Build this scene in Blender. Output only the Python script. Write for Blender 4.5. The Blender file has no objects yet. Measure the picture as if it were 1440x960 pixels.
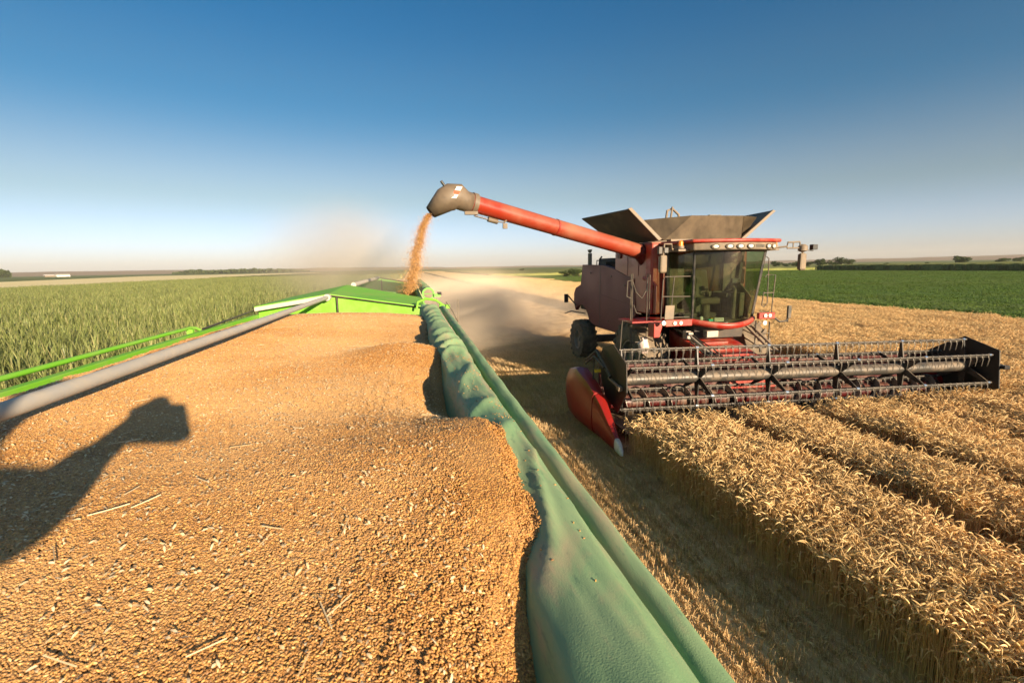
import bpy, bmesh, math, random
import numpy as np
from mathutils import Vector, Matrix
S = bpy.context.scene
COL = S.collection
rad = math.radians
# ------------------------------------------------------------------ camera
CAM = Vector((0, 0, 3.5))
cd = bpy.data.cameras.new('camera'); cam = bpy.data.objects.new('camera', cd); COL.objects.link(cam)
S.camera = cam
cd.sensor_width = 36; cd.lens = 680 / 1440 * 36; cd.clip_start = 0.02; cd.clip_end = 20000
cam.matrix_world = Matrix.Translation(CAM) @ Matrix.Rotation(rad(-11.76), 4, 'Z') @ Matrix.Rotation(rad(90 - 8.74), 4, 'X') @ Matrix.Rotation(rad(-1.0), 4, 'Z')
cd.dof.use_dof = True; cd.dof.focus_distance = 7.0; cd.dof.aperture_fstop = 11.0
# ------------------------------------------------------------------ light
SUN_EL, SUN_AZ = 13.3, 156.2          # azimuth clockwise from +Y
to_sun = Vector((math.sin(rad(SUN_AZ)) * math.cos(rad(SUN_EL)), math.cos(rad(SUN_AZ)) * math.cos(rad(SUN_EL)), math.sin(rad(SUN_EL))))
W = bpy.data.worlds.new('World'); S.world = W; W.use_nodes = True
nt = W.node_tree; nt.nodes.clear()
sky = nt.nodes.new('ShaderNodeTexSky'); sky.sky_type = 'NISHITA'; sky.sun_disc = False
sky.sun_elevation = rad(SUN_EL); sky.sun_rotation = rad(SUN_AZ); sky.altitude = 0
sky.air_density = 1.0; sky.dust_density = 0.5; sky.ozone_density = 3.0
bg = nt.nodes.new('ShaderNodeBackground'); bg.inputs['Strength'].default_value = 0.088
wo = nt.nodes.new('ShaderNodeOutputWorld')
# the air near the horizon is dusty and pale, the upper sky in view deep blue; the unseen zenith is brightened to fill shade
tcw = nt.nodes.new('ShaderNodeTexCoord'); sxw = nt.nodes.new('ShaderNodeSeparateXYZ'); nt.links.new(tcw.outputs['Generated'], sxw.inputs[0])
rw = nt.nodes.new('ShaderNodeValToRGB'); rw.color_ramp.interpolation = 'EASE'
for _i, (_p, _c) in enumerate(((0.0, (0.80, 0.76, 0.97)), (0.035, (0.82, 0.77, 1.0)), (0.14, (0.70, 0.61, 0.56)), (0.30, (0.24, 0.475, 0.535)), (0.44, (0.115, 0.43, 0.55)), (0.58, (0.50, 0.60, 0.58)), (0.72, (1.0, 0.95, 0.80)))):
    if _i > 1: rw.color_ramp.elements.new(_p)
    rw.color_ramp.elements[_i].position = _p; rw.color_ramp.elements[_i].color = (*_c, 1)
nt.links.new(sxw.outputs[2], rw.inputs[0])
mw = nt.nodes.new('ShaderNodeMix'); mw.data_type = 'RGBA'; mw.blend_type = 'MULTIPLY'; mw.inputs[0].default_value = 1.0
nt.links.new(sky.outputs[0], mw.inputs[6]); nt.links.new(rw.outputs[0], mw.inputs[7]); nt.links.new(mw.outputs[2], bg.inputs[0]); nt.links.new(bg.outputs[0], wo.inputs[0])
sl = bpy.data.lights.new('sun', 'SUN'); sl.energy = 5.0; sl.angle = rad(0.6); sl.color = (1.0, 0.80, 0.56)
so = bpy.data.objects.new('sun', sl); COL.objects.link(so)
so.rotation_mode = 'QUATERNION'; so.rotation_quaternion = to_sun.to_track_quat('Z', 'Y')
S.view_settings.view_transform = 'Standard'; S.view_settings.look = 'None'
S.view_settings.exposure = 1.22; S.view_settings.gamma = 1.0; S.view_settings.use_curve_mapping = False
S.render.engine = 'CYCLES'
cy = S.cycles
cy.use_denoising = True; cy.max_bounces = 8; cy.diffuse_bounces = 5; cy.glossy_bounces = 3; cy.transmission_bounces = 4
cy.transparent_max_bounces = 12; cy.volume_bounces = 2; cy.volume_step_rate = 2.0; cy.volume_max_steps = 96
cy.use_adaptive_sampling = True; cy.adaptive_threshold = 0.02
try: cy.denoising_prefilter = 'ACCURATE'
except Exception: pass

# ------------------------------------------------------------------ helpers
def nn(t, kind, **kw):
    n = t.nodes.new(kind)
    for k, v in kw.items():
        if k in n.inputs: n.inputs[k].default_value = v
        else: setattr(n, k, v)
    return n
def rgba(c): return (c[0], c[1], c[2], 1)
def ramp(t, fac, stops):
    r = t.nodes.new('ShaderNodeValToRGB'); e = r.color_ramp.elements
    while len(e) < len(stops): e.new(0.5)
    for i, (p, c) in enumerate(stops): e[i].position = p; e[i].color = rgba(c)
    t.links.new(fac, r.inputs[0]); return r.outputs[0]
def fac_noise(t, scale, detail=4, rough=0.6, vec=None, dist=0.0):
    n = nn(t, 'ShaderNodeTexNoise', Scale=scale, Detail=detail, Roughness=rough, Distortion=dist)
    if vec is None:
        tc = t.nodes.new('ShaderNodeNewGeometry'); vec = tc.outputs['Position']
    t.links.new(vec, n.inputs['Vector']); return n.outputs['Fac']
def mixc(t, f, a, b):
    m = t.nodes.new('ShaderNodeMix'); m.data_type = 'RGBA'
    for sock, v in ((m.inputs[0], f), (m.inputs[6], a), (m.inputs[7], b)):
        if isinstance(v, (int, float)): sock.default_value = v
        elif isinstance(v, tuple): sock.default_value = rgba(v)
        else: t.links.new(v, sock)
    return m.outputs[2]
MATS = {}
def mat(name, col, rough=0.5, metal=0.0, dust=0.0, dcol=(0.33, 0.24, 0.155), dscale=1.5, col2=None, cscale=6.0, bump=0.0, bscale=40, up=0.3, spec=0.5, coat=0.0):
    m = bpy.data.materials.new(name); m.use_nodes = True; t = m.node_tree
    p = t.nodes['Principled BSDF']
    p.inputs['Roughness'].default_value = rough; p.inputs['Metallic'].default_value = metal
    p.inputs['Specular IOR Level'].default_value = spec; p.inputs['Coat Weight'].default_value = coat
    c = col
    if col2: c = mixc(t, ramp(t, fac_noise(t, cscale), [(0.35, (0, 0, 0)), (0.65, (1, 1, 1))]), col, col2)
    if dust > 0:
        g = t.nodes.new('ShaderNodeNewGeometry'); sx = t.nodes.new('ShaderNodeSeparateXYZ'); t.links.new(g.outputs['Normal'], sx.inputs[0])
        a = nn(t, 'ShaderNodeMath', operation='MULTIPLY_ADD'); t.links.new(sx.outputs[2], a.inputs[0]); a.inputs[1].default_value = up
        b = nn(t, 'ShaderNodeMath', operation='MULTIPLY_ADD'); t.links.new(fac_noise(t, dscale, 8, 0.68), b.inputs[0]); b.inputs[1].default_value = 2.0; b.inputs[2].default_value = dust - 1.0
        t.links.new(b.outputs[0], a.inputs[2]); a.use_clamp = True
        c = mixc(t, a.outputs[0], c, dcol)
        r = nn(t, 'ShaderNodeMapRange'); t.links.new(a.outputs[0], r.inputs[0]); r.inputs[3].default_value = rough; r.inputs[4].default_value = 0.9
        t.links.new(r.outputs[0], p.inputs['Roughness'])
    if isinstance(c, tuple): p.inputs['Base Color'].default_value = rgba(c)
    else: t.links.new(c, p.inputs['Base Color'])
    if bump > 0:
        b = nn(t, 'ShaderNodeBump', Strength=1.0, Distance=bump); t.links.new(fac_noise(t, bscale, 5), b.inputs['Height']); t.links.new(b.outputs[0], p.inputs['Normal'])
    MATS[name] = m; return m
def island_mat(name, stops, rough=0.7, trans=0.0, vary=0.25, patch=None, spec=0.3, zramp=None):
    """colour varies per blade / kernel (mesh island) and per instance"""
    m = bpy.data.materials.new(name); m.use_nodes = True; t = m.node_tree; p = t.nodes['Principled BSDF']
    g = t.nodes.new('ShaderNodeNewGeometry'); oi = t.nodes.new('ShaderNodeObjectInfo')
    c = ramp(t, g.outputs['Random Per Island'], stops)
    if patch:
        c = mixc(t, ramp(t, fac_noise(t, patch[0], 3), [(0.4, (0, 0, 0)), (0.62, (1, 1, 1))]), c, mixc(t, 0.6, c, patch[1]))
    h = nn(t, 'ShaderNodeHueSaturation'); mr = nn(t, 'ShaderNodeMapRange'); t.links.new(oi.outputs['Random'], mr.inputs[0])
    mr.inputs[3].default_value = 1 - vary; mr.inputs[4].default_value = 1 + vary
    t.links.new(mr.outputs[0], h.inputs['Value']); t.links.new(c, h.inputs['Color']); c = h.outputs[0]
    t.links.new(c, p.inputs['Base Color']); p.inputs['Roughness'].default_value = rough; p.inputs['Specular IOR Level'].default_value = spec
    if trans > 0:
        tr = t.nodes.new('ShaderNodeBsdfTranslucent'); t.links.new(c, tr.inputs[0]); mx = t.nodes.new('ShaderNodeMixShader'); mx.inputs[0].default_value = trans
        t.links.new(p.outputs[0], mx.inputs[1]); t.links.new(tr.outputs[0], mx.inputs[2]); t.links.new(mx.outputs[0], t.nodes['Material Output'].inputs[0])
    MATS[name] = m; return m

class MB:
    def __init__(s): s.v = []; s.f = []
    def add(s, vs, fs):
        o = len(s.v); s.v += [tuple(p) for p in vs]; s.f += [tuple(i + o for i in f) for f in fs]; return s
    def box(s, a, b, M=None):
        x0, y0, z0 = a; x1, y1, z1 = b
        vs = [Vector(p) for p in ((x0, y0, z0), (x1, y0, z0), (x1, y1, z0), (x0, y1, z0), (x0, y0, z1), (x1, y0, z1), (x1, y1, z1), (x0, y1, z1))]
        if M is not None: vs = [M @ p for p in vs]
        return s.add(vs, [(0, 3, 2, 1), (4, 5, 6, 7), (0, 1, 5, 4), (1, 2, 6, 5), (2, 3, 7, 6), (3, 0, 4, 7)])
    def hexa(s, P):   # 8 points bottom4 top4
        return s.add(P, [(0, 3, 2, 1), (4, 5, 6, 7), (0, 1, 5, 4), (1, 2, 6, 5), (2, 3, 7, 6), (3, 0, 4, 7)])
    def plate(s, pts, d):   # polygon with thickness vector d
        n = len(pts); pts = [Vector(p) for p in pts]; d = Vector(d)
        vs = pts + [p + d for p in pts]
        fs = [tuple(range(n))[::-1], tuple(range(n, 2 * n))] + [(i, (i + 1) % n, n + (i + 1) % n, n + i) for i in range(n)]
        return s.add(vs, fs)
    def tube(s, path, r, seg=8, cap=True):
        path = [Vector(p) for p in path]; n = len(path)
        rs = r if isinstance(r, (list, tuple)) else [r] * n
        up = None; rings = []
        for i, p in enumerate(path):
            d = (path[min(i + 1, n - 1)] - path[max(i - 1, 0)]).normalized()
            if up is None: up = d.orthogonal().normalized()
            up = (up - d * up.dot(d)).normalized(); q = d.cross(up)
            rings.append([p + (up * math.cos(2 * math.pi * k / seg) + q * math.sin(2 * math.pi * k / seg)) * rs[i] for k in range(seg)])
        vs = [v for R in rings for v in R]; fs = []
        for i in range(n - 1):
            for k in range(seg):
                a = i * seg + k; b = i * seg + (k + 1) % seg; fs.append((a, b, b + seg, a + seg))
        if cap: fs += [tuple(range(seg))[::-1], tuple(range((n - 1) * seg, n * seg))]
        return s.add(vs, fs)
    def lathe(s, prof, c, axis='X', seg=40):   # prof (axial, radius)
        c = Vector(c); n = len(prof); vs = []
        for k in range(seg):
            a = 2 * math.pi * k / seg
            for (u, r) in prof:
                y, z = r * math.cos(a), r * math.sin(a)
                vs.append(c + (Vector((u, y, z)) if axis == 'X' else Vector((y, u, z)) if axis == 'Y' else Vector((y, z, u))))
        fs = []
        for k in range(seg):
            for i in range(n - 1):
                a = k * n + i; b = ((k + 1) % seg) * n + i; fs.append((a, b, b + 1, a + 1))
        return s.add(vs, fs)
    def grid(s, fn, nu, nv):
        o = [fn(i / (nu - 1), j / (nv - 1)) for j in range(nv) for i in range(nu)]
        return s.add(o, [(j * nu + i, j * nu + i + 1, (j + 1) * nu + i + 1, (j + 1) * nu + i) for j in range(nv - 1) for i in range(nu - 1)])
    def build(s, name, m, parent=None, bevel=0.0, smooth=False, solid=0.0, fix=True):
        off = Vector((0, 0, 0)); q = parent
        while q is not None: off += q.location; q = q.parent
        me = bpy.data.meshes.new(name); me.from_pydata([tuple(Vector(v) - off) for v in s.v], [], s.f)
        if fix:
            bm = bmesh.new(); bm.from_mesh(me); bmesh.ops.recalc_face_normals(bm, faces=bm.faces); bm.to_mesh(me); bm.free()
        me.materials.append(MATS[m] if isinstance(m, str) else m)
        if smooth: me.shade_smooth() if smooth is True else me.shade_smooth()
        o = bpy.data.objects.new(name, me); COL.objects.link(o)
        if parent is not None: o.parent = parent
        if solid: mo = o.modifiers.new('solid', 'SOLIDIFY'); mo.thickness = solid; mo.offset = 0
        if bevel: mo = o.modifiers.new('bevel', 'BEVEL'); mo.width = bevel; mo.segments = 2; mo.limit_method = 'ANGLE'; mo.angle_limit = rad(35)
        if smooth == 'auto':
            for e in me.polygons: e.use_smooth = True
            me.set_sharp_from_angle(angle=rad(35))
        return o
def tag(o, label=None, cat=None, group=None, kind=None):
    if label: o['label'] = label
    if cat: o['category'] = cat
    if group: o['group'] = group
    if kind: o['kind'] = kind
    return o
def thing(name, loc, label, cat, group=None):
    o = bpy.data.objects.new(name, None); o.empty_display_size = 0.3; o.location = loc; COL.objects.link(o); return tag(o, label, cat, group)
def npmesh(name, v, f4, m):   # quads array
    me = bpy.data.meshes.new(name); me.from_pydata(v.tolist() if hasattr(v, 'tolist') else v, [], f4.tolist() if hasattr(f4, 'tolist') else f4)
    for x in (m if isinstance(m, list) else [m]): me.materials.append(MATS[x])
    return me
def tile_coll(name, meshes):
    c = bpy.data.collections.new(name)
    for i, me in enumerate(meshes):
        o = bpy.data.objects.new('%s_%d' % (name, i), me); c.objects.link(o)
    return c
def scatter(name, coll, P, rot, scl, nvar, rng, parent=None, surface=None):
    """one object whose points carry instances of the tiles in coll"""
    n = len(P); me = bpy.data.meshes.new(name); me.vertices.add(n); me.vertices.foreach_set('co', np.asarray(P, 'f').ravel())
    a = me.attributes.new('rot', 'FLOAT_VECTOR', 'POINT'); a.data.foreach_set('vector', np.asarray(rot, 'f').ravel())
    a = me.attributes.new('scl', 'FLOAT_VECTOR', 'POINT'); a.data.foreach_set('vector', np.asarray(scl, 'f').ravel())
    a = me.attributes.new('vid', 'INT', 'POINT'); a.data.foreach_set('value', rng.integers(0, nvar, n).astype('i'))
    o = bpy.data.objects.new(name, me); COL.objects.link(o)
    if parent is not None: o.parent = parent
    g = bpy.data.node_groups.new(name + '_nodes', 'GeometryNodeTree')
    g.interface.new_socket('Geometry', in_out='INPUT', socket_type='NodeSocketGeometry'); g.interface.new_socket('Geometry', in_out='OUTPUT', socket_type='NodeSocketGeometry')
    gi = g.nodes.new('NodeGroupInput'); go = g.nodes.new('NodeGroupOutput'); ip = g.nodes.new('GeometryNodeInstanceOnPoints')
    ci = g.nodes.new('GeometryNodeCollectionInfo'); ci.inputs[0].default_value = coll; ci.inputs['Separate Children'].default_value = True; ci.inputs['Reset Children'].default_value = True
    def na(nm, ty):
        x = g.nodes.new('GeometryNodeInputNamedAttribute'); x.data_type = ty; x.inputs['Name'].default_value = nm; return x.outputs[0]
    L = g.links.new
    L(gi.outputs[0], ip.inputs['Points']); L(ci.outputs[0], ip.inputs['Instance']); ip.inputs['Pick Instance'].default_value = True
    L(na('vid', 'INT'), ip.inputs['Instance Index']); L(na('rot', 'FLOAT_VECTOR'), ip.inputs['Rotation']); L(na('scl', 'FLOAT_VECTOR'), ip.inputs['Scale'])
    L(ip.outputs[0], go.inputs[0])
    md = o.modifiers.new('scatter', 'NODES'); md.node_group = g
    return o
# vectorised value noise for geometry
_R = np.random.default_rng(5); _T = _R.random((256, 256))
def vnoise(x, y, s=1.0, seed=0):
    x = np.asarray(x, float) * s + seed * 17.3; y = np.asarray(y, float) * s + seed * 9.1
    i = np.floor(x).astype(int); j = np.floor(y).astype(int); u = x - i; v = y - j; u = u * u * (3 - 2 * u); v = v * v * (3 - 2 * v)
    g = lambda a, b: _T[a % 256, b % 256]
    return (g(i, j) * (1 - u) + g(i + 1, j) * u) * (1 - v) + (g(i, j + 1) * (1 - u) + g(i + 1, j + 1) * u) * v
def fbm(x, y, s, oc=4, seed=0):
    r = 0; a = 0.5
    for k in range(oc): r = r + a * (vnoise(x, y, s * 2 ** k, seed + k) - 0.5); a *= 0.55
    return r

# ------------------------------------------------------------------ materials
RED = (0.28, 0.022, 0.014)
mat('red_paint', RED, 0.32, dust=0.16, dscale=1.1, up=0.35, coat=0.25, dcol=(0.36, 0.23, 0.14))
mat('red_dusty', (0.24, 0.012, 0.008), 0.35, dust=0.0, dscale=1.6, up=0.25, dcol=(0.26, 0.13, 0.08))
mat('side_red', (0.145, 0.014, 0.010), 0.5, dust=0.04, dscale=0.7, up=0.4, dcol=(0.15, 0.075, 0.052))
mat('red_bright', (0.32, 0.020, 0.010), 0.4, dust=0.06, dscale=3, up=0.15)
mat('auger_red', (0.27, 0.026, 0.010), 0.3, dust=0.32, dscale=0.9, up=0.25, coat=0.3, dcol=(0.30, 0.135, 0.07))
mat('floor_metal', (0.10, 0.075, 0.055), 0.5, 0.3, dust=0.25, dscale=6, dcol=(0.25, 0.17, 0.09))
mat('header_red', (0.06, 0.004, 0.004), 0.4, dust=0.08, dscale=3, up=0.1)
mat('black_paint', (0.012, 0.012, 0.012), 0.4, dust=0.12, dscale=2.5, up=0.3, dcol=(0.2, 0.15, 0.1))
mat('shield_black', (0.012, 0.010, 0.008), 0.5, dust=0.04, dscale=2.0, up=0.3, dcol=(0.10, 0.07, 0.04))
mat('grey_metal', (0.30, 0.28, 0.25), 0.38, 0.55, dust=0.2, dscale=5, up=0.3)
mat('reel_tube_metal', (0.06, 0.055, 0.047), 0.42, 0.2, dust=0.10, dscale=3, up=0.25)
mat('bat_metal', (0.045, 0.042, 0.038), 0.45, 0.3, dust=0.08, dscale=7, up=0.3, dcol=(0.25, 0.2, 0.14))
mat('tine', (0.14, 0.125, 0.105), 0.4, 0.4)
mat('hopper', (0.10, 0.074, 0.044), 0.45, 0.3, dust=0.26, dscale=1.8, up=0.2, dcol=(0.19, 0.135, 0.08), col2=(0.065, 0.048, 0.03), cscale=2.2)
mat('hopper_dark', (0.055, 0.045, 0.035), 0.6, dust=0.12, dscale=2)
mat('boot', (0.12, 0.09, 0.062), 0.42, dust=0.28, dscale=6, up=0.2, dcol=(0.20, 0.145, 0.092))
mat('rubber', (0.035, 0.030, 0.025), 0.8, dust=0.62, dscale=5, up=0.1, dcol=(0.25, 0.185, 0.12), bump=0.0015, bscale=30)
mat('rim', (0.30, 0.29, 0.28), 0.4, 0.5, dust=0.35, dscale=4)
mat('under', (0.03, 0.026, 0.022), 0.7, dust=0.25, dscale=4, dcol=(0.14, 0.1, 0.07))
mat('tan_metal', (0.16, 0.125, 0.09), 0.5, dust=0.3, dscale=5)
mat('rail_metal', (0.07, 0.058, 0.045), 0.5, 0.2, dust=0.12, dscale=6, dcol=(0.2, 0.15, 0.1))
mat('white_paint', (0.72, 0.70, 0.66), 0.5, dust=0.12, dscale=6)
mat('lamp_glass', (0.85, 0.78, 0.62), 0.15, coat=0.6)
mat('amber', (0.85, 0.22, 0.01), 0.25, coat=0.5)
mat('warn_red', (0.65, 0.08, 0.02), 0.4)
mat('chrome', (0.75, 0.74, 0.72), 0.15, 0.9)
mat('cab_trim', (0.05, 0.045, 0.035), 0.6, dust=0.15, dscale=5)
mat('interior', (0.075, 0.06, 0.042), 0.7, dust=0.12, dscale=4)
mat('seat_cloth', (0.10, 0.075, 0.05), 0.9)
mat('visor', (0.13, 0.10, 0.065), 0.5, dust=0.3, dscale=4)
mat('lime', (0.17, 0.46, 0.030), 0.6, dust=0.10, dscale=3.0, up=0.08, dcol=(0.33, 0.38, 0.14), spec=0.25)
mat('lime_worn', (0.12, 0.40, 0.04), 0.5, dust=0.18, dscale=2.5, up=0.2, dcol=(0.36, 0.42, 0.2))
mat('pole', (0.40, 0.385, 0.36), 0.5, 0.1, dust=0.25, dscale=9, up=0.25, dcol=(0.50, 0.43, 0.33), bump=0.001, bscale=14)
mat('pole_pale', (0.50, 0.47, 0.40), 0.5, 0.1, dust=0.3, dscale=9, up=0.3, dcol=(0.5, 0.42, 0.32))
mat('sensor_yellow', (0.7, 0.5, 0.02), 0.5)
mat('teal', (0.05, 0.45, 0.38), 0.5); mat('plastic_bag', (0.62, 0.42, 0.35), 0.4, col2=(0.6, 0.55, 0.48), cscale=12)
mat('skin', (0.45, 0.25, 0.17), 0.6); mat('shirt', (0.10, 0.14, 0.22), 0.9); mat('jeans', (0.04, 0.06, 0.12), 0.9); mat('hair', (0.03, 0.02, 0.012), 0.8)
# tarpaulin
def tarp_mat():
    m = mat('tarpaulin', (0.105, 0.290, 0.120), 0.42, dust=0.30, dscale=1.5, up=0.42, dcol=(0.27, 0.36, 0.18), col2=(0.085, 0.24, 0.13), cscale=3.5, spec=0.4)
    t = m.node_tree; p = t.nodes['Principled BSDF']; src = p.inputs['Base Color'].links[0].from_socket
    g = t.nodes.new('ShaderNodeNewGeometry'); mp = nn(t, 'ShaderNodeMapping'); mp.inputs['Scale'].default_value = (5.5, 1.3, 5.5); t.links.new(g.outputs['Position'], mp.inputs[0])
    f = ramp(t, fac_noise(t, 1.7, 7, 0.62, mp.outputs[0], 0.5), [(0.50, (0, 0, 0)), (0.68, (0.8, 0.8, 0.8))])
    c = mixc(t, f, src, (0.42, 0.31, 0.19))
    f2 = ramp(t, fac_noise(t, 9.0, 8, 0.75, mp.outputs[0]), [(0.56, (0, 0, 0)), (0.70, (0.55, 0.55, 0.55))])
    t.links.new(mixc(t, f2, c, (0.020, 0.10, 0.075)), p.inputs['Base Color'])
    mp2 = nn(t, 'ShaderNodeMapping'); mp2.inputs['Scale'].default_value = (16, 5, 16); mp2.inputs['Rotation'].default_value = (0, 0, 0.5); t.links.new(g.outputs['Position'], mp2.inputs[0])
    wr = nn(t, 'ShaderNodeTexNoise', Scale=1.0, Detail=4.0, Roughness=0.5, Distortion=1.2); wr.noise_type = 'RIDGED_MULTIFRACTAL'; t.links.new(mp2.outputs[0], wr.inputs['Vector'])
    wv = nn(t, 'ShaderNodeTexNoise', Scale=420.0, Detail=1.0); t.links.new(g.outputs['Position'], wv.inputs['Vector'])
    b1 = nn(t, 'ShaderNodeBump', Strength=0.5, Distance=0.004); t.links.new(wr.outputs['Fac'], b1.inputs['Height'])
    b2 = nn(t, 'ShaderNodeBump', Strength=0.6, Distance=0.0008); t.links.new(wv.outputs['Fac'], b2.inputs['Height']); t.links.new(b1.outputs[0], b2.inputs['Normal']); t.links.new(b2.outputs[0], p.inputs['Normal'])
    return m
tarp_mat()
# glass: thin tinted pane
def glass_mat():
    m = bpy.data.materials.new('glass'); m.use_nodes = True; t = m.node_tree; t.nodes.clear()
    tr = nn(t, 'ShaderNodeBsdfTransparent'); tr.inputs[0].default_value = (0.46, 0.54, 0.40, 1)
    gl = nn(t, 'ShaderNodeBsdfGlossy', Roughness=0.03); gl.inputs[0].default_value = (0.9, 0.9, 0.9, 1)
    di = nn(t, 'ShaderNodeBsdfDiffuse'); di.inputs[0].default_value = (0.30, 0.26, 0.17, 1)
    fr = nn(t, 'ShaderNodeFresnel', IOR=1.38); gb_ = nn(t, 'ShaderNodeNewGeometry'); mri = nn(t, 'ShaderNodeMapRange'); mri.inputs[3].default_value = 1.42; mri.inputs[4].default_value = 1 / 1.42; t.links.new(gb_.outputs['Backfacing'], mri.inputs[0]); t.links.new(mri.outputs[0], fr.inputs[0]); m1 = nn(t, 'ShaderNodeMixShader'); m2 = nn(t, 'ShaderNodeMixShader'); o = nn(t, 'ShaderNodeOutputMaterial')
    t.links.new(fr.outputs[0], m1.inputs[0]); t.links.new(tr.outputs[0], m1.inputs[1]); t.links.new(gl.outputs[0], m1.inputs[2])
    t.links.new(ramp(t, fac_noise(t, 1.5, 6), [(0.45, (0.01,) * 3), (0.8, (0.07,) * 3)]), m2.inputs[0]); t.links.new(m1.outputs[0], m2.inputs[1]); t.links.new(di.outputs[0], m2.inputs[2])
    t.links.new(m2.outputs[0], o.inputs[0]); MATS['glass'] = m
glass_mat()
# ground soil with stubble tint
mat('soil', (0.27, 0.18, 0.095), 0.95, col2=(0.36, 0.25, 0.13), cscale=2.0, bump=0.02, bscale=9)
mat('earth_far', (0.36, 0.27, 0.13), 0.95, col2=(0.16, 0.17, 0.05), cscale=0.004)
island_mat('straw', [(0, (0.45, 0.28, 0.125)), (0.5, (0.68, 0.46, 0.21)), (1, (0.90, 0.68, 0.37))], 0.6, 0.3, 0.12, patch=(0.35, (0.62, 0.46, 0.25)))
island_mat('wheat_stem', [(0, (0.56, 0.37, 0.16)), (0.5, (0.75, 0.53, 0.25)), (1, (0.90, 0.70, 0.38))], 0.5, 0.4, 0.1)
island_mat('wheat_ear', [(0, (0.56, 0.36, 0.15)), (0.5, (0.80, 0.55, 0.25)), (1, (0.94, 0.74, 0.40))], 0.5, 0.3, 0.10, patch=(0.25, (0.84, 0.62, 0.3)))
island_mat('maize_leaf', [(0, (0.10, 0.13, 0.036)), (0.5, (0.23, 0.265, 0.080)), (0.9, (0.34, 0.35, 0.13)), (1, (0.42, 0.38, 0.17))], 0.42, 0.30, 0.16, spec=0.5)
island_mat('soy_leaf', [(0, (0.055, 0.11, 0.016)), (0.5, (0.115, 0.19, 0.032)), (1, (0.18, 0.26, 0.05))], 0.6, 0.25, 0.14, patch=(0.09, (0.13, 0.17, 0.03)))
island_mat('tree_leaf', [(0, (0.030, 0.05, 0.012)), (1, (0.075, 0.10, 0.025))], 0.7, 0.2, 0.1)
island_mat('kernel', [(0, (0.15, 0.060, 0.016)), (0.25, (0.33, 0.145, 0.036)), (0.75, (0.48, 0.235, 0.062)), (0.95, (0.64, 0.35, 0.09)), (1, (0.80, 0.55, 0.25))], 0.38, 0.0, 0.05, spec=0.45, patch=(0.9, (0.62, 0.38, 0.16)))
island_mat('chaff', [(0, (0.62, 0.45, 0.24)), (1, (0.86, 0.72, 0.48))], 0.6, 0.2, 0.05)
mat('grain_base', (0.20, 0.095, 0.026), 0.8, col2=(0.38, 0.19, 0.055), cscale=90, bump=0.004, bscale=190)
mat('bark', (0.10, 0.075, 0.05), 0.9)

# ------------------------------------------------------------------ ground and far land
def sheet(name, pts, z, m, label=None):
    me = bpy.data.meshes.new(name); me.from_pydata([(x, y, z) for x, y in pts], [], [tuple(range(len(pts)))]); me.materials.append(MATS[m])
    o = bpy.data.objects.new(name, me); COL.objects.link(o); o['kind'] = 'structure'
    return o
def field_mat(name, c1, c2, scale, bump=0.0, bs=3.0, stretch=(1, 1, 1), c3=None):
    m = bpy.data.materials.new(name); m.use_nodes = True; t = m.node_tree; p = t.nodes['Principled BSDF']; p.inputs['Roughness'].default_value = 0.95; p.inputs['Specular IOR Level'].default_value = 0.15
    g = t.nodes.new('ShaderNodeNewGeometry'); mp = nn(t, 'ShaderNodeMapping'); mp.inputs['Scale'].default_value = stretch; t.links.new(g.outputs['Position'], mp.inputs[0])
    c = mixc(t, ramp(t, fac_noise(t, scale, 8, 0.75, mp.outputs[0]), [(0.36, (0, 0, 0)), (0.64, (1, 1, 1))]), c1, c2)
    if c3: c = mixc(t, ramp(t, fac_noise(t, scale * 0.02, 3, 0.5, mp.outputs[0]), [(0.45, (0, 0, 0)), (0.6, (1, 1, 1))]), c, c3)
    t.links.new(c, p.inputs['Base Color'])
    if bump:
        b = nn(t, 'ShaderNodeBump', Strength=1.0, Distance=bump); t.links.new(fac_noise(t, bs, 6, 0.7, mp.outputs[0]), b.inputs['Height']); t.links.new(b.outputs[0], p.inputs['Normal'])
    MATS[name] = m
field_mat('stubble_far', (0.50, 0.33, 0.155), (0.68, 0.48, 0.25), 1.2, 0.05, 6, (1.0, 0.12, 1))
field_mat('wheat_far', (0.58, 0.37, 0.14), (0.84, 0.58, 0.26), 1.6, 0.15, 5)
field_mat('maize_far', (0.13, 0.145, 0.036), (0.24, 0.245, 0.072), 0.9, 0.5, 1.3, c3=(0.25, 0.25, 0.085))
field_mat('green_far', (0.085, 0.15, 0.026), (0.14, 0.215, 0.042), 1.4, 0.1, 3, c3=(0.15, 0.20, 0.045))
field_mat('yellow_far', (0.78, 0.62, 0.30), (0.88, 0.72, 0.38), 0.05)
field_mat('brown_hill', (0.30, 0.16, 0.10), (0.22, 0.17, 0.08), 0.0035, stretch=(1, 4, 1), c3=(0.34, 0.25, 0.15))
field_mat('olive_far', (0.10, 0.13, 0.035), (0.16, 0.18, 0.05), 0.01)
sheet('ground', [(-9000, -3000), (9000, -3000), (9000, 12000), (-9000, 12000)], 0.0, 'soil')
sheet('farmland', [(-9000, 120), (-3.4, 120), (-3.4, 170), (28, 170), (28, -40), (9000, -40), (9000, 12000), (-9000, 12000)], 0.004, 'olive_far')
sheet('stubble_field', [(0.5, -5), (12.5, -5), (12.5, 560), (-2.0, 560), (-2.0, 20), (0.5, 20)], 0.008, 'stubble_far')

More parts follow.
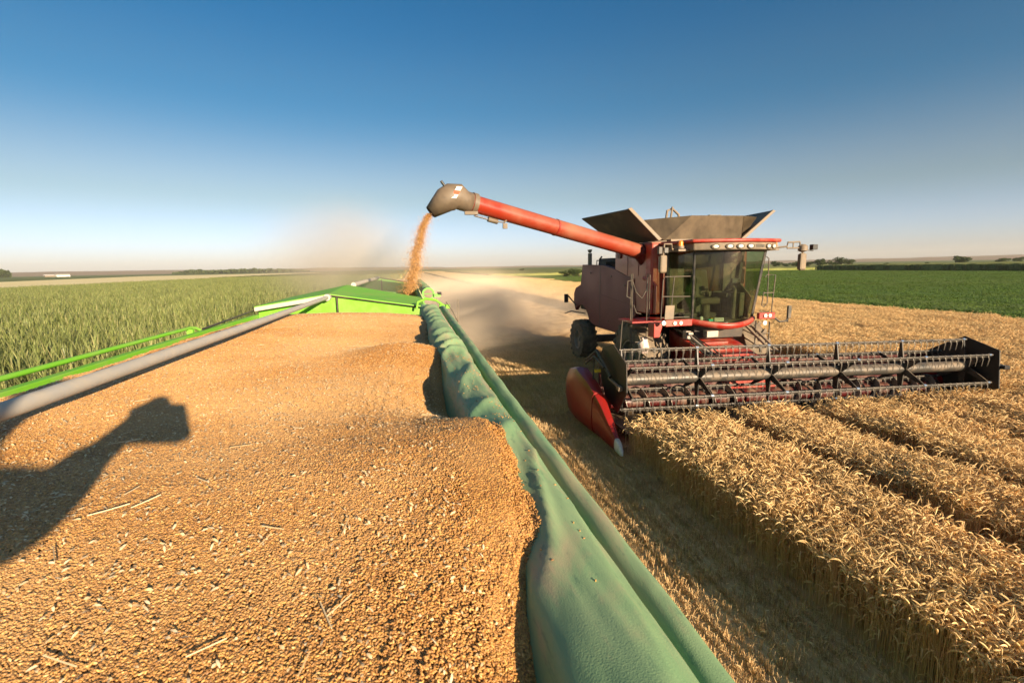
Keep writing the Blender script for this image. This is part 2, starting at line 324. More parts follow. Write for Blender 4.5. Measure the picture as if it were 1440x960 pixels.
def box_sheet(name, x0, x1, y0, y1, z, m, amp, nx, ny, kind='stuff', zb=0.0, poly=None):
    """crop canopy seen from afar: a closed slab with an uneven top"""
    xs = np.linspace(x0, x1, nx); ys = np.linspace(y0, y1, ny); X, Y = np.meshgrid(xs, ys)
    Z = z + amp * fbm(X, Y, 0.9, 4, 3) * 2
    if poly: X, Y = poly(X, Y)
    v = np.stack([X, Y, Z], -1).reshape(-1, 3).tolist(); f = [(j * nx + i, j * nx + i + 1, (j + 1) * nx + i + 1, (j + 1) * nx + i) for j in range(ny - 1) for i in range(nx - 1)]
    b = MB(); b.v = [tuple(p) for p in v]; b.f = f
    edge = [i for i in range(nx)] + [j * nx + nx - 1 for j in range(1, ny)] + [(ny - 1) * nx + i for i in range(nx - 2, -1, -1)] + [j * nx for j in range(ny - 2, 0, -1)]
    o = len(b.v); b.v += [(b.v[i][0], b.v[i][1], zb) for i in edge]; n = len(edge)
    b.f += [(edge[k], o + k, o + (k + 1) % n, edge[(k + 1) % n]) for k in range(n)]
    ob = b.build(name, m, fix=False, smooth=True); ob['kind'] = kind; return ob

# ------------------------------------------------------------------ crop tiles
rng = np.random.default_rng(11)
def strip(path, widths, side):   # ribbon
    n = len(path); v = []; f = []
    for i, p in enumerate(path):
        v.append(tuple(p - side * widths[i])); v.append(tuple(p + side * widths[i]))
    for i in range(n - 1): f.append((2 * i, 2 * i + 1, 2 * i + 3, 2 * i + 2))
    return v, f
def np3(*a): return np.array(a, float)
def prism(path, rs, k=3, squash=1.0):
    v = []; f = []; n = len(path)
    for i, p in enumerate(path):
        d = path[min(i + 1, n - 1)] - path[max(i - 1, 0)]; d = d / (np.linalg.norm(d) + 1e-9)
        a = np.cross(d, (0.3, 0.9, 0.1)); a /= np.linalg.norm(a) + 1e-9; b = np.cross(d, a)
        for q in range(k): t = 2 * math.pi * q / k; v.append(tuple(p + (a * math.cos(t) + b * math.sin(t) * squash) * rs[i]))
    for i in range(n - 1):
        for q in range(k): f.append((i * k + q, i * k + (q + 1) % k, (i + 1) * k + (q + 1) % k, (i + 1) * k + q))
    return v, f
class TB:
    def __init__(s): s.v = []; s.f = []; s.m = []
    def add(s, vf, mi=0):
        o = len(s.v); s.v += vf[0]; s.f += [tuple(i + o for i in q) for q in vf[1]]; s.m += [mi] * len(vf[1])
    def mesh(s, name, mats, smooth=False):
        me = bpy.data.meshes.new(name); me.from_pydata(s.v, [], s.f)
        for x in mats: me.materials.append(MATS[x])
        me.polygons.foreach_set('material_index', s.m)
        if smooth: me.polygons.foreach_set('use_smooth', [True] * len(s.f))
        me.update(); return me
def wheat_tile(i):
    t = TB(); T = 0.5; n = 170
    for k in range(n):
        x, y = rng.uniform(-T / 2, T / 2, 2); h = rng.normal(0.52, 0.035); le = rng.normal(0, 0.035, 2); az = rng.uniform(0, 6.283)
        lean = np3(le[0], le[1], 0); top = np3(x, y, h) + lean
        t.add(prism([np3(x, y, 0), np3(x, y, h * 0.5) + lean * 0.3, top], [0.0022, 0.002, 0.0013]), 0)
        # bent ear
        d = np3(math.cos(az), math.sin(az), 0); bend = rng.uniform(0.6, 2.5); L = rng.uniform(0.075, 0.105); p = top.copy(); ang = rng.uniform(0.1, 0.5); path = [p.copy()]; neck = rng.uniform(0.01, 0.05)
        for s_ in range(2): ang += bend * 0.16; p = p + (d * math.sin(ang) + np3(0, 0, math.cos(ang))) * neck; path.append(p.copy())
        t.add(prism(path, [0.0015] * 3), 0)
        path = [p.copy()]
        for s_ in range(4): ang += bend * 0.17; p = p + (d * math.sin(ang) + np3(0, 0, math.cos(ang))) * L / 4; path.append(p.copy())
        r = rng.uniform(0.0058, 0.0080)
        t.add(prism(path, [r * 0.5, r, r * 1.02, r * 0.8, r * 0.25], 4), 1)
        # awns
        for q in range(5):
            j = 1 + q % 4; a0 = path[j]; dd = path[min(j + 1, 4)] - path[j - 1]; dd /= np.linalg.norm(dd); o_ = rng.normal(0, 0.45, 3); e = a0 + (dd + o_) * rng.uniform(0.02, 0.045)
            sd = np.cross(dd, o_); sd /= np.linalg.norm(sd) + 1e-9
            t.add(([tuple(a0 - sd * 0.0012), tuple(a0 + sd * 0.0012), tuple(e)], [(0, 1, 2)]), 1)
        if rng.random() < 0.75:   # dry leaf
            z0 = rng.uniform(0.12, 0.46); az2 = rng.uniform(0, 6.28); d2 = np3(math.cos(az2), math.sin(az2), 0); p = np3(x, y, z0) + lean * z0 / h; a2 = rng.uniform(0.4, 0.9); P = [p.copy()]
            for s_ in range(4): a2 += rng.uniform(0.2, 0.75); p = p + (d2 * math.sin(a2) + np3(0, 0, math.cos(a2))) * rng.uniform(0.02, 0.042); P.append(p.copy())
            t.add(strip(P, [0.004, 0.005, 0.0045, 0.003, 0.001], np3(-d2[1], d2[0], rng.normal(0, .4))), 0)
    return t.mesh('wheat_tile_%d' % i, ['wheat_stem', 'wheat_ear'])
def stubble_tile(i):
    t = TB(); T = 0.5
    for row in range(4):
        x0 = -T / 2 + (row + 0.5) * T / 4
        for k in range(44):
            x = x0 + rng.normal(0, 0.013); y = rng.uniform(-T / 2, T / 2); h = rng.uniform(0.05, 0.13); le = rng.normal(0, 0.02, 2)
            t.add(prism([np3(x, y, 0), np3(x + le[0], y + le[1], h)], [0.0026, 0.0024]), 0)
            if rng.random() < 0.45:
                az = rng.uniform(0, 6.28); d = np3(math.cos(az), math.sin(az), 0); p = np3(x, y, h * rng.uniform(.2, .8)); a = rng.uniform(0.2, 1); P = [p.copy()]
                for s_ in range(3): a += rng.uniform(0.2, .7); p = p + (d * math.sin(a) + np3(0, 0, math.cos(a))) * 0.02; P.append(p.copy())
                t.add(strip(P, [0.003, 0.004, 0.003, 0.001], np3(-d[1], d[0], rng.normal(0, .5))), 0)
    for k in range(120):   # chopped straw lying about
        x, y = rng.uniform(-T / 2, T / 2, 2); az = rng.normal(1.57, 0.9); L = rng.uniform(0.02, 0.09); z = rng.uniform(0.004, 0.06)
        d = np3(math.cos(az), math.sin(az), rng.normal(0, 0.25)) * L
        t.add(prism([np3(x, y, z) - d / 2, np3(x, y, z) + d / 2], [0.0022, 0.002]), 0)
    for k in range(150):
        x, y = rng.uniform(-T / 2, T / 2, 2); az = rng.uniform(0, 6.28); L = rng.uniform(0.008, 0.025); d = np3(math.cos(az), math.sin(az), rng.normal(0, .3)) * L; z = rng.uniform(0.002, 0.02)
        c = np3(x, y, z); t.add(strip([c - d, c + d], [0.003, 0.0025], np3(-math.sin(az), math.cos(az), rng.normal(0, .4))), 0)
    return t.mesh('stubble_tile_%d' % i, ['straw'])
def maize_tile(i):
    t = TB()
    for k in range(6):
        y = -0.425 + 0.142 * (k + 0.5) + rng.normal(0, 0.02); x = rng.normal(0, 0.05); H = rng.normal(1.62, 0.07)
        t.add(prism([np3(x, y, 0), np3(x, y, H * 0.9)], [0.012, 0.006]), 0)
        az0 = rng.uniform(0, 6.28)
        for q in range(13):
            z0 = H * (0.22 + 0.052 * q); az = az0 + (q % 2) * math.pi + rng.normal(0, 0.5); d = np3(math.cos(az), math.sin(az), 0); L = rng.uniform(0.45, 0.72) * (1 - 0.02 * q); a = rng.uniform(0.12, 0.38); bend = rng.uniform(0.3, 1.5) * (1.0 - q * 0.05)
            p = np3(x, y, z0); P = [p.copy()]
            for s_ in range(6): a += bend / 6 * (0.4 + s_ * 0.25); p = p + (d * math.sin(a) + np3(0, 0, math.cos(a))) * L / 6; P.append(p.copy())
            w = rng.uniform(0.014, 0.023); sd = np3(-d[1], d[0], rng.normal(0, 0.35)); t.add(strip(P, [w * .7, w, w, w * .85, w * .6, w * .35, 0.002], sd), 0)
    return t.mesh('maize_tile_%d' % i, ['maize_leaf'])
def soy_tile(i):
    t = TB(); T = 1.0
    for k in range(420):
        x, y = rng.uniform(-T / 2, T / 2, 2); row = (x * 4) % 1; z = rng.uniform(0.12, 0.42) * (0.75 + 0.25 * math.cos(row * 6.28)); az = rng.uniform(0, 6.28); s_ = rng.uniform(0.03, 0.055); ti = rng.normal(0, 0.45)
        a = np3(math.cos(az), math.sin(az), ti) * s_; b = np3(-math.sin(az), math.cos(az), rng.normal(0, .4)) * s_ * 0.75; c = np3(x, y, z)
        t.add(([tuple(c - a), tuple(c - b), tuple(c + a * 1.1), tuple(c + b)], [(0, 1, 2, 3)]), 0)
    return t.mesh('soy_tile_%d' % i, ['soy_leaf'])
NV = 5
wheat_c = tile_coll('wheat_tiles', [wheat_tile(i) for i in range(NV)])
stub_c = tile_coll('stubble_tiles', [stubble_tile(i) for i in range(NV)])
maize_c = tile_coll('maize_tiles', [maize_tile(i) for i in range(NV)])
soy_c = tile_coll('soy_tiles', [soy_tile(i) for i in range(NV)])

def place(rects, step, keep=None, jitter=0.03):
    out = []
    for x0, x1, y0, y1 in rects:
        nx = max(1, int(math.ceil((x1 - x0 - 0.5) / step)) + 1); ny = max(1, int((y1 - y0) / step))
        xs = np.linspace(x0 + 0.25, x1 - 0.25, nx) if nx > 1 else np.array([(x0 + x1) / 2]); ys = y0 + (np.arange(ny) + 0.5) * step
        X, Y = np.meshgrid(xs, ys); out.append(np.stack([X.ravel(), Y.ravel()], -1))
    P = np.concatenate(out); P = P + rng.normal(0, jitter, P.shape)
    if keep is not None: P = P[keep(P[:, 0], P[:, 1])]
    return P
def quad_rot(n): return np.stack([np.zeros(n), np.zeros(n), rng.integers(0, 4, n) * math.pi / 2 + rng.normal(0, .03, n)], -1)
def crop(name, coll, P, zs=(0.90, 1.10), rot=None, sx=1.0, z0=0.0, hs=None):
    n = len(P); P3 = np.concatenate([P, np.full((n, 1), z0)], 1)
    h = rng.uniform(*zs, n) if hs is None else hs
    s = np.stack([np.full(n, sx), np.full(n, sx), h], -1)
    return scatter(name, coll, P3, quad_rot(n) if rot is None else rot, s, NV, rng)
# standing wheat: strips between the thin sowing gaps
strips = [(3.85, 5.74), (6.18, 7.42), (7.84, 9.72), (10.05, 12.5)]
rects = [(a, b, 0.2, 8.45) for a, b in strips]
rects += [(12.6, 19.1, 0.2, 120), (19.5, 28.4, 0.2, 120)]
P = place(rects, 0.36)
P = P[(P[:, 1] < 70) | (rng.random(len(P)) < 0.85)]
hh = 1.0 + 0.35 * fbm(P[:, 0], P[:, 1], 0.8, 3, 2) + rng.uniform(-0.05, 0.05, len(P))
# lodged furrows in the crop
fur = np.zeros(len(P))
for fx, fy, fl in ((9.2, 5.0, 1.5), (8.9, 2.6, 1.2), (10.6, 6.6, 1.4), (11.9, 5.0, 1.6)):
    fur += np.exp(-((P[:, 0] - fx) / 0.25) ** 2 - ((P[:, 1] - fy) / fl) ** 2)
hh *= 1 - 0.3 * np.clip(fur, 0, 1)
wc = crop('wheat_crop', wheat_c, P, hs=hh * 1.08)
tag(wc, 'ripe golden standing wheat with bent ears in front of the reel and right of the harvester', 'wheat', kind='stuff')
wf = box_sheet('distant_wheat', 12.6, 34, 112, 560, 0.50, 'wheat_far', 0.05, 60, 300)
tag(wf, 'far stretch of standing wheat behind the harvester beside the green field', 'wheat', kind='stuff')
P = place([(0.55, 3.9, 0.0, 9.0), (0.55, 12.5, 9.0, 60)], 0.40, keep=lambda x, y: (y < 30) | (rng.random(len(x)) < 0.8))
sc = crop('stubble', stub_c, P, rot=np.stack([np.zeros(len(P)), np.zeros(len(P)), rng.integers(0, 2, len(P)) * math.pi], -1))
tag(sc, 'short cut straw stubble between the trailer and the standing wheat', 'stubble', kind='stuff')
# maize left of the trailer
xs = np.arange(-3.5, -64, -0.72); ys = np.arange(-1.5, 190, 0.84); X, Y = np.meshgrid(xs, ys)
P = np.stack([X.ravel(), Y.ravel()], -1); P = P[(P[:, 1] > -P[:, 0] * 0.45 - 4)]; P += rng.normal(0, 0.05, P.shape)
n = len(P)
mc = crop('maize_crop', maize_c, P, rot=np.stack([rng.normal(0, .03, n), rng.normal(0, .03, n), rng.integers(0, 2, n) * math.pi + rng.normal(0, .15, n)], -1), hs=1.0 + 0.18 * fbm(P[:, 0], P[:, 1], 0.12, 3, 6) + rng.uniform(-.05, .05, n))
tag(mc, 'tall green maize field left of the green trailer', 'maize', kind='stuff')
mf = box_sheet('distant_maize', -66, -2.6, 182, 620, 1.72, 'maize_far', 0.25, 70, 260)
tag(mf, 'far end of the tall green crop fading into dust on the left', 'maize', kind='stuff')
# green leafy field on the right
P = np.concatenate([place([(28.4, 70, 2, 120)], 0.86, jitter=0.08), place([(70, 149, 2, 168)], 1.05, jitter=0.12), place([(28.4, 70, 120, 168)], 1.05, jitter=0.12)])
gc = crop('leafy_crop', soy_c, P, rot=np.stack([np.zeros(len(P)), np.zeros(len(P)), rng.integers(0, 2, len(P)) * math.pi], -1), zs=(0.85, 1.2))
tag(gc, 'low dark green leafy crop beyond the wheat on the right', 'green crop', kind='stuff')
# front line of the tall block on the right
A = Vector((118, 132)); B = Vector((262, 66))
def gpoly(X, Y):  # X in 28..300 -> field between wheat edge and the tall block
    return X, Y
gf = box_sheet('leafy_field', 34, 149.4, 2, 168, 0.33, 'green_far', 0.08, 240, 120)
tag(gf, 'wide level green crop reaching back to the dark tall strip', 'green crop', kind='stuff')
d = (B - A).normalized(); nrm = Vector((-d.y, d.x))
def tpoly(X, Y): return A.x + d.x * X + nrm.x * Y, A.y + d.y * X + nrm.y * Y
tf = box_sheet('tall_green_crop', 150, 520, -60, 156, 2.15, 'maize_far', 0.3, 200, 160)
tag(tf, 'tall dark edged green crop strip at the back right', 'maize', kind='stuff')
n = 1500; u = rng.uniform(0, 180, n); w = rng.uniform(-0.4, 3, n)
P = np.stack([150 + w, 156.5 - u], -1)
tb = crop('tall_crop_edge', maize_c, P, zs=(1.15, 1.32), rot=np.stack([np.zeros(n), np.zeros(n), rng.uniform(0, 6.28, n)], -1))
tag(tb, 'ragged leafy front edge of the tall strip at the back right', 'maize', kind='stuff')
gb = box_sheet('back_green_crop', 30, 420, 185, 420, 1.0, 'maize_far', 0.3, 160, 100)
tag(gb, 'pale green far field under the row of bushes', 'green crop', kind='stuff')
# far strips left
sheet('yellow_field', [(-66, 60), (-66, 620), (-160, 900), (-330, 700), (-160, 60)], 0.012, 'yellow_far')
sheet('far_green_field', [(-160, 900), (-700, 700), (-2600, 900), (-1500, 2600), (200, 1700), (40, 640), (-66, 624)], 0.014, 'olive_far')
# hills on the horizon
def hills(name, arc0, arc1, dist, hfun, m):
    b = MB(); n = 160
    for i in range(n):
        a = rad(arc0 + (arc1 - arc0) * i / (n - 1)); h = hfun(i / (n - 1))
        for k, (dd, hh_) in enumerate(((0.72, -1), (0.85, h * 0.45), (1.0, h), (1.25, -2))):
            b.v.append((math.sin(a) * dist * dd, math.cos(a) * dist * dd, hh_))
    b.f = [(i * 4 + k, i * 4 + k + 1, (i + 1) * 4 + k + 1, (i + 1) * 4 + k) for i in range(n - 1) for k in range(3)]
    o = b.build(name, m, fix=False, smooth=True); o['kind'] = 'structure'; return o
hills('hills', -62, 4, 3600, lambda u: 9 + 13 * math.exp(-((u - 0.50) / 0.22) ** 2) + 10 * math.exp(-((u - 0.85) / 0.15) ** 2) + 5 * float(fbm(u * 30, 1, 1, 3)), 'brown_hill')
hills('hills', 4, 62, 3000, lambda u: 9 + 16 * max(0, u - 0.55) ** 0.7 + 6 * float(fbm(u * 30, 7, 1, 3)), 'brown_hill')
# ------------------------------------------------------------------ grain trailer in front
XL, XR, RX = -2.05, 0.20, -1.10
YA, YB, YC, YD = -0.35, 7.10, 9.20, 18.5
def wheel(parent, x, y, R, w, side, lug=True, nl=22, rimr=0.55, name='wheel'):
    b = MB(); h = w / 2; Ri = R * rimr
    prof = [(-h * 0.72, Ri), (-h * 0.92, Ri + 0.03), (-h, R * 0.80), (-h * 0.93, R * 0.93), (-h * 0.75, R * 0.955), (0, R * 0.965), (h * 0.75, R * 0.955), (h * 0.93, R * 0.93), (h, R * 0.80), (h * 0.92, Ri + 0.03), (h * 0.72, Ri)]
    b.lathe(prof, (x, y, R), 'X', 56)
    if lug:
        lh = R * 0.06
        for s in (-1, 1):
            for k in range(nl):
                a0 = 2 * math.pi * (k + (0.5 if s > 0 else 0)) / nl; dw = 2 * math.pi / nl
                pts = []
                for rr in (0.94, 1.0 + lh / R * 0.5):
                    for (u, sk) in ((0.03 * s, 0.0), (h * 1.02 * s, 0.95)):
                        for e in (-0.17, 0.17):
                            a = a0 - dw * sk + e * dw; r = R * (rr - (0.03 if abs(u) > 0.1 else 0))
                            pts.append(Vector((x + u, y + r * math.cos(a), R + r * math.sin(a))))
                q = pts; b.hexa([q[0], q[1], q[3], q[2], q[4], q[5], q[7], q[6]])
                # shoulder bar running down the side wall
                pts = []
                for (u, r) in ((h * 1.03, 0.985), (h * 1.05, 0.86), (h * 0.9, 0.86), (h * 0.9, 0.985)):
                    for e in (-0.14, 0.14):
                        a = a0 - dw * 0.95 + e * dw; pts.append(Vector((x + u * s, y + R * r * math.cos(a), R + R * r * math.sin(a))))
                b.hexa([pts[0], pts[1], pts[3], pts[2], pts[6], pts[7], pts[5], pts[4]])
    t = b.build(name, 'rubber', parent, smooth='auto')
    r = MB(); o = side * h
    r.lathe([(o * 0.76, Ri + 0.012), (o * 0.86, Ri + 0.012), (o * 0.84, Ri - 0.03), (o * 0.45, Ri - 0.05), (o * 0.35, Ri * 0.62), (o * 0.5, Ri * 0.5), (o * 0.5, Ri * 0.22), (o * 0.7, Ri * 0.2), (o * 0.7, 0.0)], (x, y, R), 'X', 40)
    for k in range(8):
        a = 2 * math.pi * k / 8; r.lathe([(o * 0.5, 0.018), (o * 0.56, 0.018), (o * 0.56, 0.0)], (x, y + Ri * 0.36 * math.cos(a), R + Ri * 0.36 * math.sin(a)), 'X', 6)
    r.build('rim', 'rim', t, smooth='auto')
    return t
def roll(parent, y0, y1, cx, cz, r0, r1, name='tarpaulin', seed=0, folds=1.0, hang=True):
    b = MB()
    ny = int((y1 - y0) / 0.018); nu = 72
    def f(u, v):
        y = y0 + (y1 - y0) * v; a = -math.pi * 0.15 + u * (2 * math.pi * (1.0))
        r = r0 + (r1 - r0) * v
        bulge = 1 + 0.05 * math.sin(y * 2.3 + seed) + (0.22 * math.exp(-((y - 0.52) / 0.20) ** 2) * max(0.0, math.cos(a - 2.6)) if seed == 0 else 0)
        # diagonal gathered folds, deeper on the side facing the grain
        ph = y * 15 + a * 3.1 + 9.5 * float(vnoise(y * 1.1, a * 0.5, 1, seed)) + 4.0 * float(vnoise(y * 3.1, a * 0.9, 1, seed + 2))
        w = (0.25 + 0.75 * float(vnoise(y * 0.9, 3.3, 1, seed + 4))) * (0.45 + 0.55 * min(1, max(0, (y - 0.8) / 2.0)))
        fold = (1 - abs(math.sin(ph / 2))) ** 1.5
        env = max(0.15, math.sin(max(0, min(math.pi, (a - 0.5) / 2.2 * math.pi * 0.9))))
        ph2 = y * 4.1 + a * 1.5 + seed
        rr = r * bulge * (1 + 0.03 * math.sin(ph2)) + folds * 0.048 * w * env * (fold - 0.3) + 0.012 * float(fbm(y, a, 4.0, 3, seed))
        sag = 0.0
        if hang and a > math.pi * 0.75: sag = -0.10 * min(1, (a - math.pi * 0.75) / 0.9)
        return Vector((cx(y) + rr * math.cos(a) * (1.0), y, cz(y) + rr * math.sin(a) + sag))
    b.grid(f, nu, ny); o = b.build(name, 'tarpaulin', parent, smooth=True, fix=False)
    return o
lin = lambda x0, y0, x1, y1: (lambda y: x0 + (y - y0) * (x1 - x0) / (y1 - y0))
near = thing('grain_trailer', (-0.93, 3.3, 0), 'lime green grain trailer in the foreground, heaped with wheat, green cover rolled on its wall', 'trailer', 'grain trailers')
def trailer_box(root, y0, y1, zl, zr, rear_z, front=True):
    b = MB(); b.box((XL - 0.03, y0, 1.35), (XL + 0.03, y1, zl)); w = b.build('side_wall', 'lime', root, bevel=0.006)
    # pressed ribs outside
    r = MB()
    k = 0
    yy = y0 + 0.4
    while yy < y1 - 0.2:
        r.box((XL - 0.085, yy, 1.35), (XL - 0.032, yy + 0.07, zl - 0.06)); yy += 0.75
    r.build('wall_rib', 'lime_worn', w, bevel=0.006)
    b = MB(); b.box((XR - 0.03, y0, 1.35), (XR + 0.03, y1, zr)); w = b.build('side_wall', 'lime_worn', root, bevel=0.006)
    r = MB(); yy = y0 + 0.4
    while yy < y1 - 0.2:
        r.box((XR + 0.032, yy, 1.35), (XR + 0.085, yy + 0.07, zr - 0.10)); yy += 0.75
    r.build('wall_rib', 'lime_worn', w, bevel=0.006)
    MB().box((XL + 0.03, y0, 1.30), (XR - 0.03, y1, 1.36)).build('floor', 'under', root)
    MB().box((XL + 0.032, y0, 1.362), (XR - 0.032, y0 + 0.05, rear_z)).build('tailgate', 'lime_worn', root, bevel=0.005)
    c = MB()
    for x in (-1.45, -0.45): c.box((x - 0.05, y0 + 0.1, 1.08), (x + 0.05, y1 + 0.2, 1.298))
    for k in range(5):
        y = y0 + 0.5 + k * (y1 - y0 - 1) / 4; c.box((XL, y - 0.04, 1.16), (XR, y + 0.04, 1.297))
    c.build('chassis', 'black_paint', root, bevel=0.004)
    for k, ya in enumerate((y0 + 1.7, y1 - 1.5)):
        MB().tube([(-1.95, ya, 0.5), (0.1, ya, 0.5)], 0.06, 12).build('axle', 'black_paint', root, smooth='auto')
        wheel(root, -1.82, ya, 0.50, 0.38, -1, lug=False, rimr=0.56); wheel(root, -0.03, ya, 0.50, 0.38, 1, lug=False, rimr=0.56)
trailer_box(near, YA, YB, 2.925, 2.86, 2.82)
# front board facing the grain, its gable sloping to both walls
def gable(y, dz=0): return [(-2.02, y, 1.37), (-2.02, y, 3.01 + dz), (RX, y, 3.145 + dz), (0.16, y, 2.935 + dz), (0.16, y, 1.37)]
MB().plate(gable(YB), (0, 0.04, 0)).build('front_board', 'lime', near, bevel=0.004)
# cover deck between the two boxes
dk = MB()
a0 = [(-2.06, YB - 0.03, 3.035), (RX, YB - 0.03, 3.178), (0.20, YB - 0.03, 2.965)]; a1 = [(-2.06, YC, 3.045), (RX, YC, 3.235), (0.20, YC, 2.97)]
for i in (0, 1): dk.hexa([Vector(a0[i]) - Vector((0, 0, 0.022)), Vector(a0[i + 1]) - Vector((0, 0, 0.022)), Vector(a1[i + 1]) - Vector((0, 0, 0.022)), Vector(a1[i]) - Vector((0, 0, 0.022)), a0[i], a0[i + 1], a1[i + 1], a1[i]])
dk.build('deck_cover', 'lime', near, bevel=0.004)
sl_ = MB(); sl_.tube([(-2.0, YB - 0.045, 3.018), (RX, YB - 0.045, 3.158), (0.18, YB - 0.045, 2.945)], 0.010, 6); sl_.build('gap_shadow_strip', 'black_paint', near)  # black strip standing in for the shadow in the gap under the deck
MB().box((-1.0, YB - 0.05, 2.7), (-0.985, YB - 0.002, 3.13)).build('seam', 'black_paint', near)
# pale edge beam on the left slope of the gable
MB().hexa([(-2.03, YB - 0.15, 2.975), (RX - 0.02, YB - 0.13, 3.105), (RX - 0.02, YB - 0.05, 3.105), (-2.03, YB - 0.05, 2.975), (-2.03, YB - 0.15, 3.03), (RX - 0.02, YB - 0.13, 3.165), (RX - 0.02, YB - 0.05, 3.165), (-2.03, YB - 0.05, 3.03)]).build('edge_beam', 'pole_pale', near, bevel=0.01)
# ridge pole above the grain
rp = MB(); rp.tube([(-1.115, -0.4, 3.128), (-1.125, 1.5, 3.128), (-1.12, 3.5, 3.125), (-1.105, YB - 0.16, 3.135)], 0.026, 24); rp.build('ridge_pole', 'pole', near, smooth='auto')
MB().tube([(-1.105, YB - 0.17, 3.135), (-1.105, YB - 0.02, 3.135)], 0.045, 16).build('pole_cap', 'pole_pale', near, smooth='auto')
# rail along the left wall
g = MB(); g.tube([(-2.125, -0.4, 2.965), (-2.125, 2.0, 2.968), (-2.125, 5.25, 2.966), (-2.11, 5.33, 2.955), (-2.09, 5.38, 2.93)], 0.016, 12); rl = g.build('guide_rail', 'lime', near, smooth='auto')
for y in (0.4, 1.25, 2.85, 5.2): MB().box((-2.14, y, 2.88), (-2.085, y + 0.05, 2.955)).build('rail_bracket', 'lime', rl, bevel=0.004)
MB().tube([(XL - 0.015, 5.4, 2.935), (XL - 0.015, YB, 2.98)], 0.012, 8).build('wall_seal', 'black_paint', near)
# tarpaulin: gathered roll on the wall and the tight roller tube outside it
cxr = lin(0.262, 0.5, 0.245, 6)
tp = roll(near, 0.05, 6.35, lin(0.246, 0.5, 0.232, 6), lin(2.925, 0.5, 2.915, 6), 0.094, 0.130, seed=0)
from mathutils.bvhtree import BVHTree
bv_ = BVHTree.FromPolygons([v.co.copy() for v in tp.data.vertices], [tuple(p.vertices) for p in tp.data.polygons])
sm = MB(); pts_ = []
for k in range(200):
    y = 0.1 + 6.1 * k / 199; xs_ = cxr(y) + 0.035 + 0.012 * math.sin(y * 3.1)
    h_ = bv_.ray_cast(Vector((xs_, y, 4)) - near.location, Vector((0, 0, -1)))[0]
    if h_ is not None: pts_.append(h_ + near.location + Vector((0, 0, 0.001)))
def tube2(u, v):
    y = 0.0 + 6.9 * v; a = u * 2 * math.pi; r = 0.034 + 0.001 * y + 0.002 * math.sin(y * 1.7 + a) + 0.004 * float(fbm(y, a, 3, 3, 9)) + 0.0012 * math.sin(y * 19 + 1.6 * a)
    return Vector((lin(0.394, 0.5, 0.440, 6)(y) + r * math.cos(a), y, lin(2.893, 0.5, 2.93, 6)(y) + r * math.sin(a)))
b = MB(); b.grid(tube2, 40, 380); b.build('roller', 'tarpaulin', near, smooth=True, fix=False)
# hoop bracket and latch where the rolls of both boxes meet
hb = MB(); hb.tube([(0.08, 6.98, 2.93), (0.10, 7.0, 3.03), (0.22, 7.02, 3.075), (0.36, 7.0, 3.05), (0.45, 7.0, 2.98), (0.52, 6.98, 2.95)], 0.018, 8)
hb.box((0.40, 6.95, 2.93), (0.55, 7.02, 2.985)); hb.build('tarp_bracket', 'lime', near, smooth='auto')
cr = MB(); cr.tube([(0.50, 6.96, 3.02), (0.56, 6.7, 2.92), (0.60, 6.35, 2.80), (0.58, 6.3, 2.70)], 0.007, 6); cr.tube([(0.60, 6.35, 2.80), (0.61, 6.36, 3.1)], 0.005, 6); cr.build('tension_wire', 'tan_metal', near)
dbm = MB(); dbm.hexa([(-1.3, YB + 0.2, 1.0), (-0.6, YB + 0.2, 1.0), (-0.85, YC, 0.9), (-1.05, YC, 0.9), (-1.3, YB + 0.2, 1.12), (-0.6, YB + 0.2, 1.12), (-0.85, YC, 1.02), (-1.05, YC, 1.02)]); dbm.build('drawbar', 'black_paint', near, bevel=0.01)

# ------------------------------------------------------------------ second trailer
far = thing('grain_trailer', (-0.93, 13.8, 0), 'half filled lime green grain trailer coupled ahead, under the falling stream of wheat', 'trailer', 'grain trailers')
trailer_box(far, YC + 0.06, YD, 2.99, 2.93, 2.75)
MB().plate([(-2.02, YD, 1.37), (-2.02, YD, 3.0), (RX, YD, 3.19), (0.17, YD, 2.96), (0.17, YD, 1.37)], (0, 0.04, 0)).build('front_board', 'lime_worn', far, bevel=0.004)
MB().tube([(-2.0, YD - 0.02, 3.01), (RX, YD - 0.02, 3.20), (0.18, YD - 0.02, 2.965)], 0.02, 8).build('top_edge', 'black_paint', far)
MB().tube([(RX, 10.2, 3.20), (RX, YD - 0.05, 3.20)], 0.05, 16).build('ridge_pole', 'pole_pale', far, smooth='auto')
MB().box((-1.02, YD - 0.03, 2.4), (-0.99, YD - 0.002, 3.13)).build('seam', 'black_paint', far)
t2 = roll(far, YC + 0.1, YD, lin(0.335, 9, 0.36, 18), lin(3.03, 9, 2.98, 18), 0.105, 0.12, seed=3, hang=False)
hb = MB(); hb.lathe([(-0.02, 0.085), (-0.02, 0.118), (0.03, 0.118), (0.03, 0.085), (-0.02, 0.085)], (0.335, YC + 0.06, 3.03), 'Y', 32)
hb.box((0.44, YC, 2.97), (0.56, YC + 0.06, 3.03)); hb.tube([(0.22, YC + 0.05, 3.03), (0.45, YC + 0.05, 3.03)], 0.008, 6); hb.build('roll_ring', 'lime_worn', far, smooth='auto')
MB().lathe([(0.0, 0.0), (-0.005, 0.04), (0.0, 0.085)], (0.335, YC + 0.05, 3.03), 'Y', 24).build('roll_end', 'tan_metal', far, smooth='auto')
MB().box((0.50, YC + 0.0, 3.0), (0.58, YC + 0.1, 3.06)).build('latch', 'black_paint', far, bevel=0.01)
fbm_ = MB()
def gh2(x, y): return 2.50 - 0.35 * np.sqrt((x + 0.15) ** 2 + ((y - 10.9) * 0.6) ** 2 + 0.05)
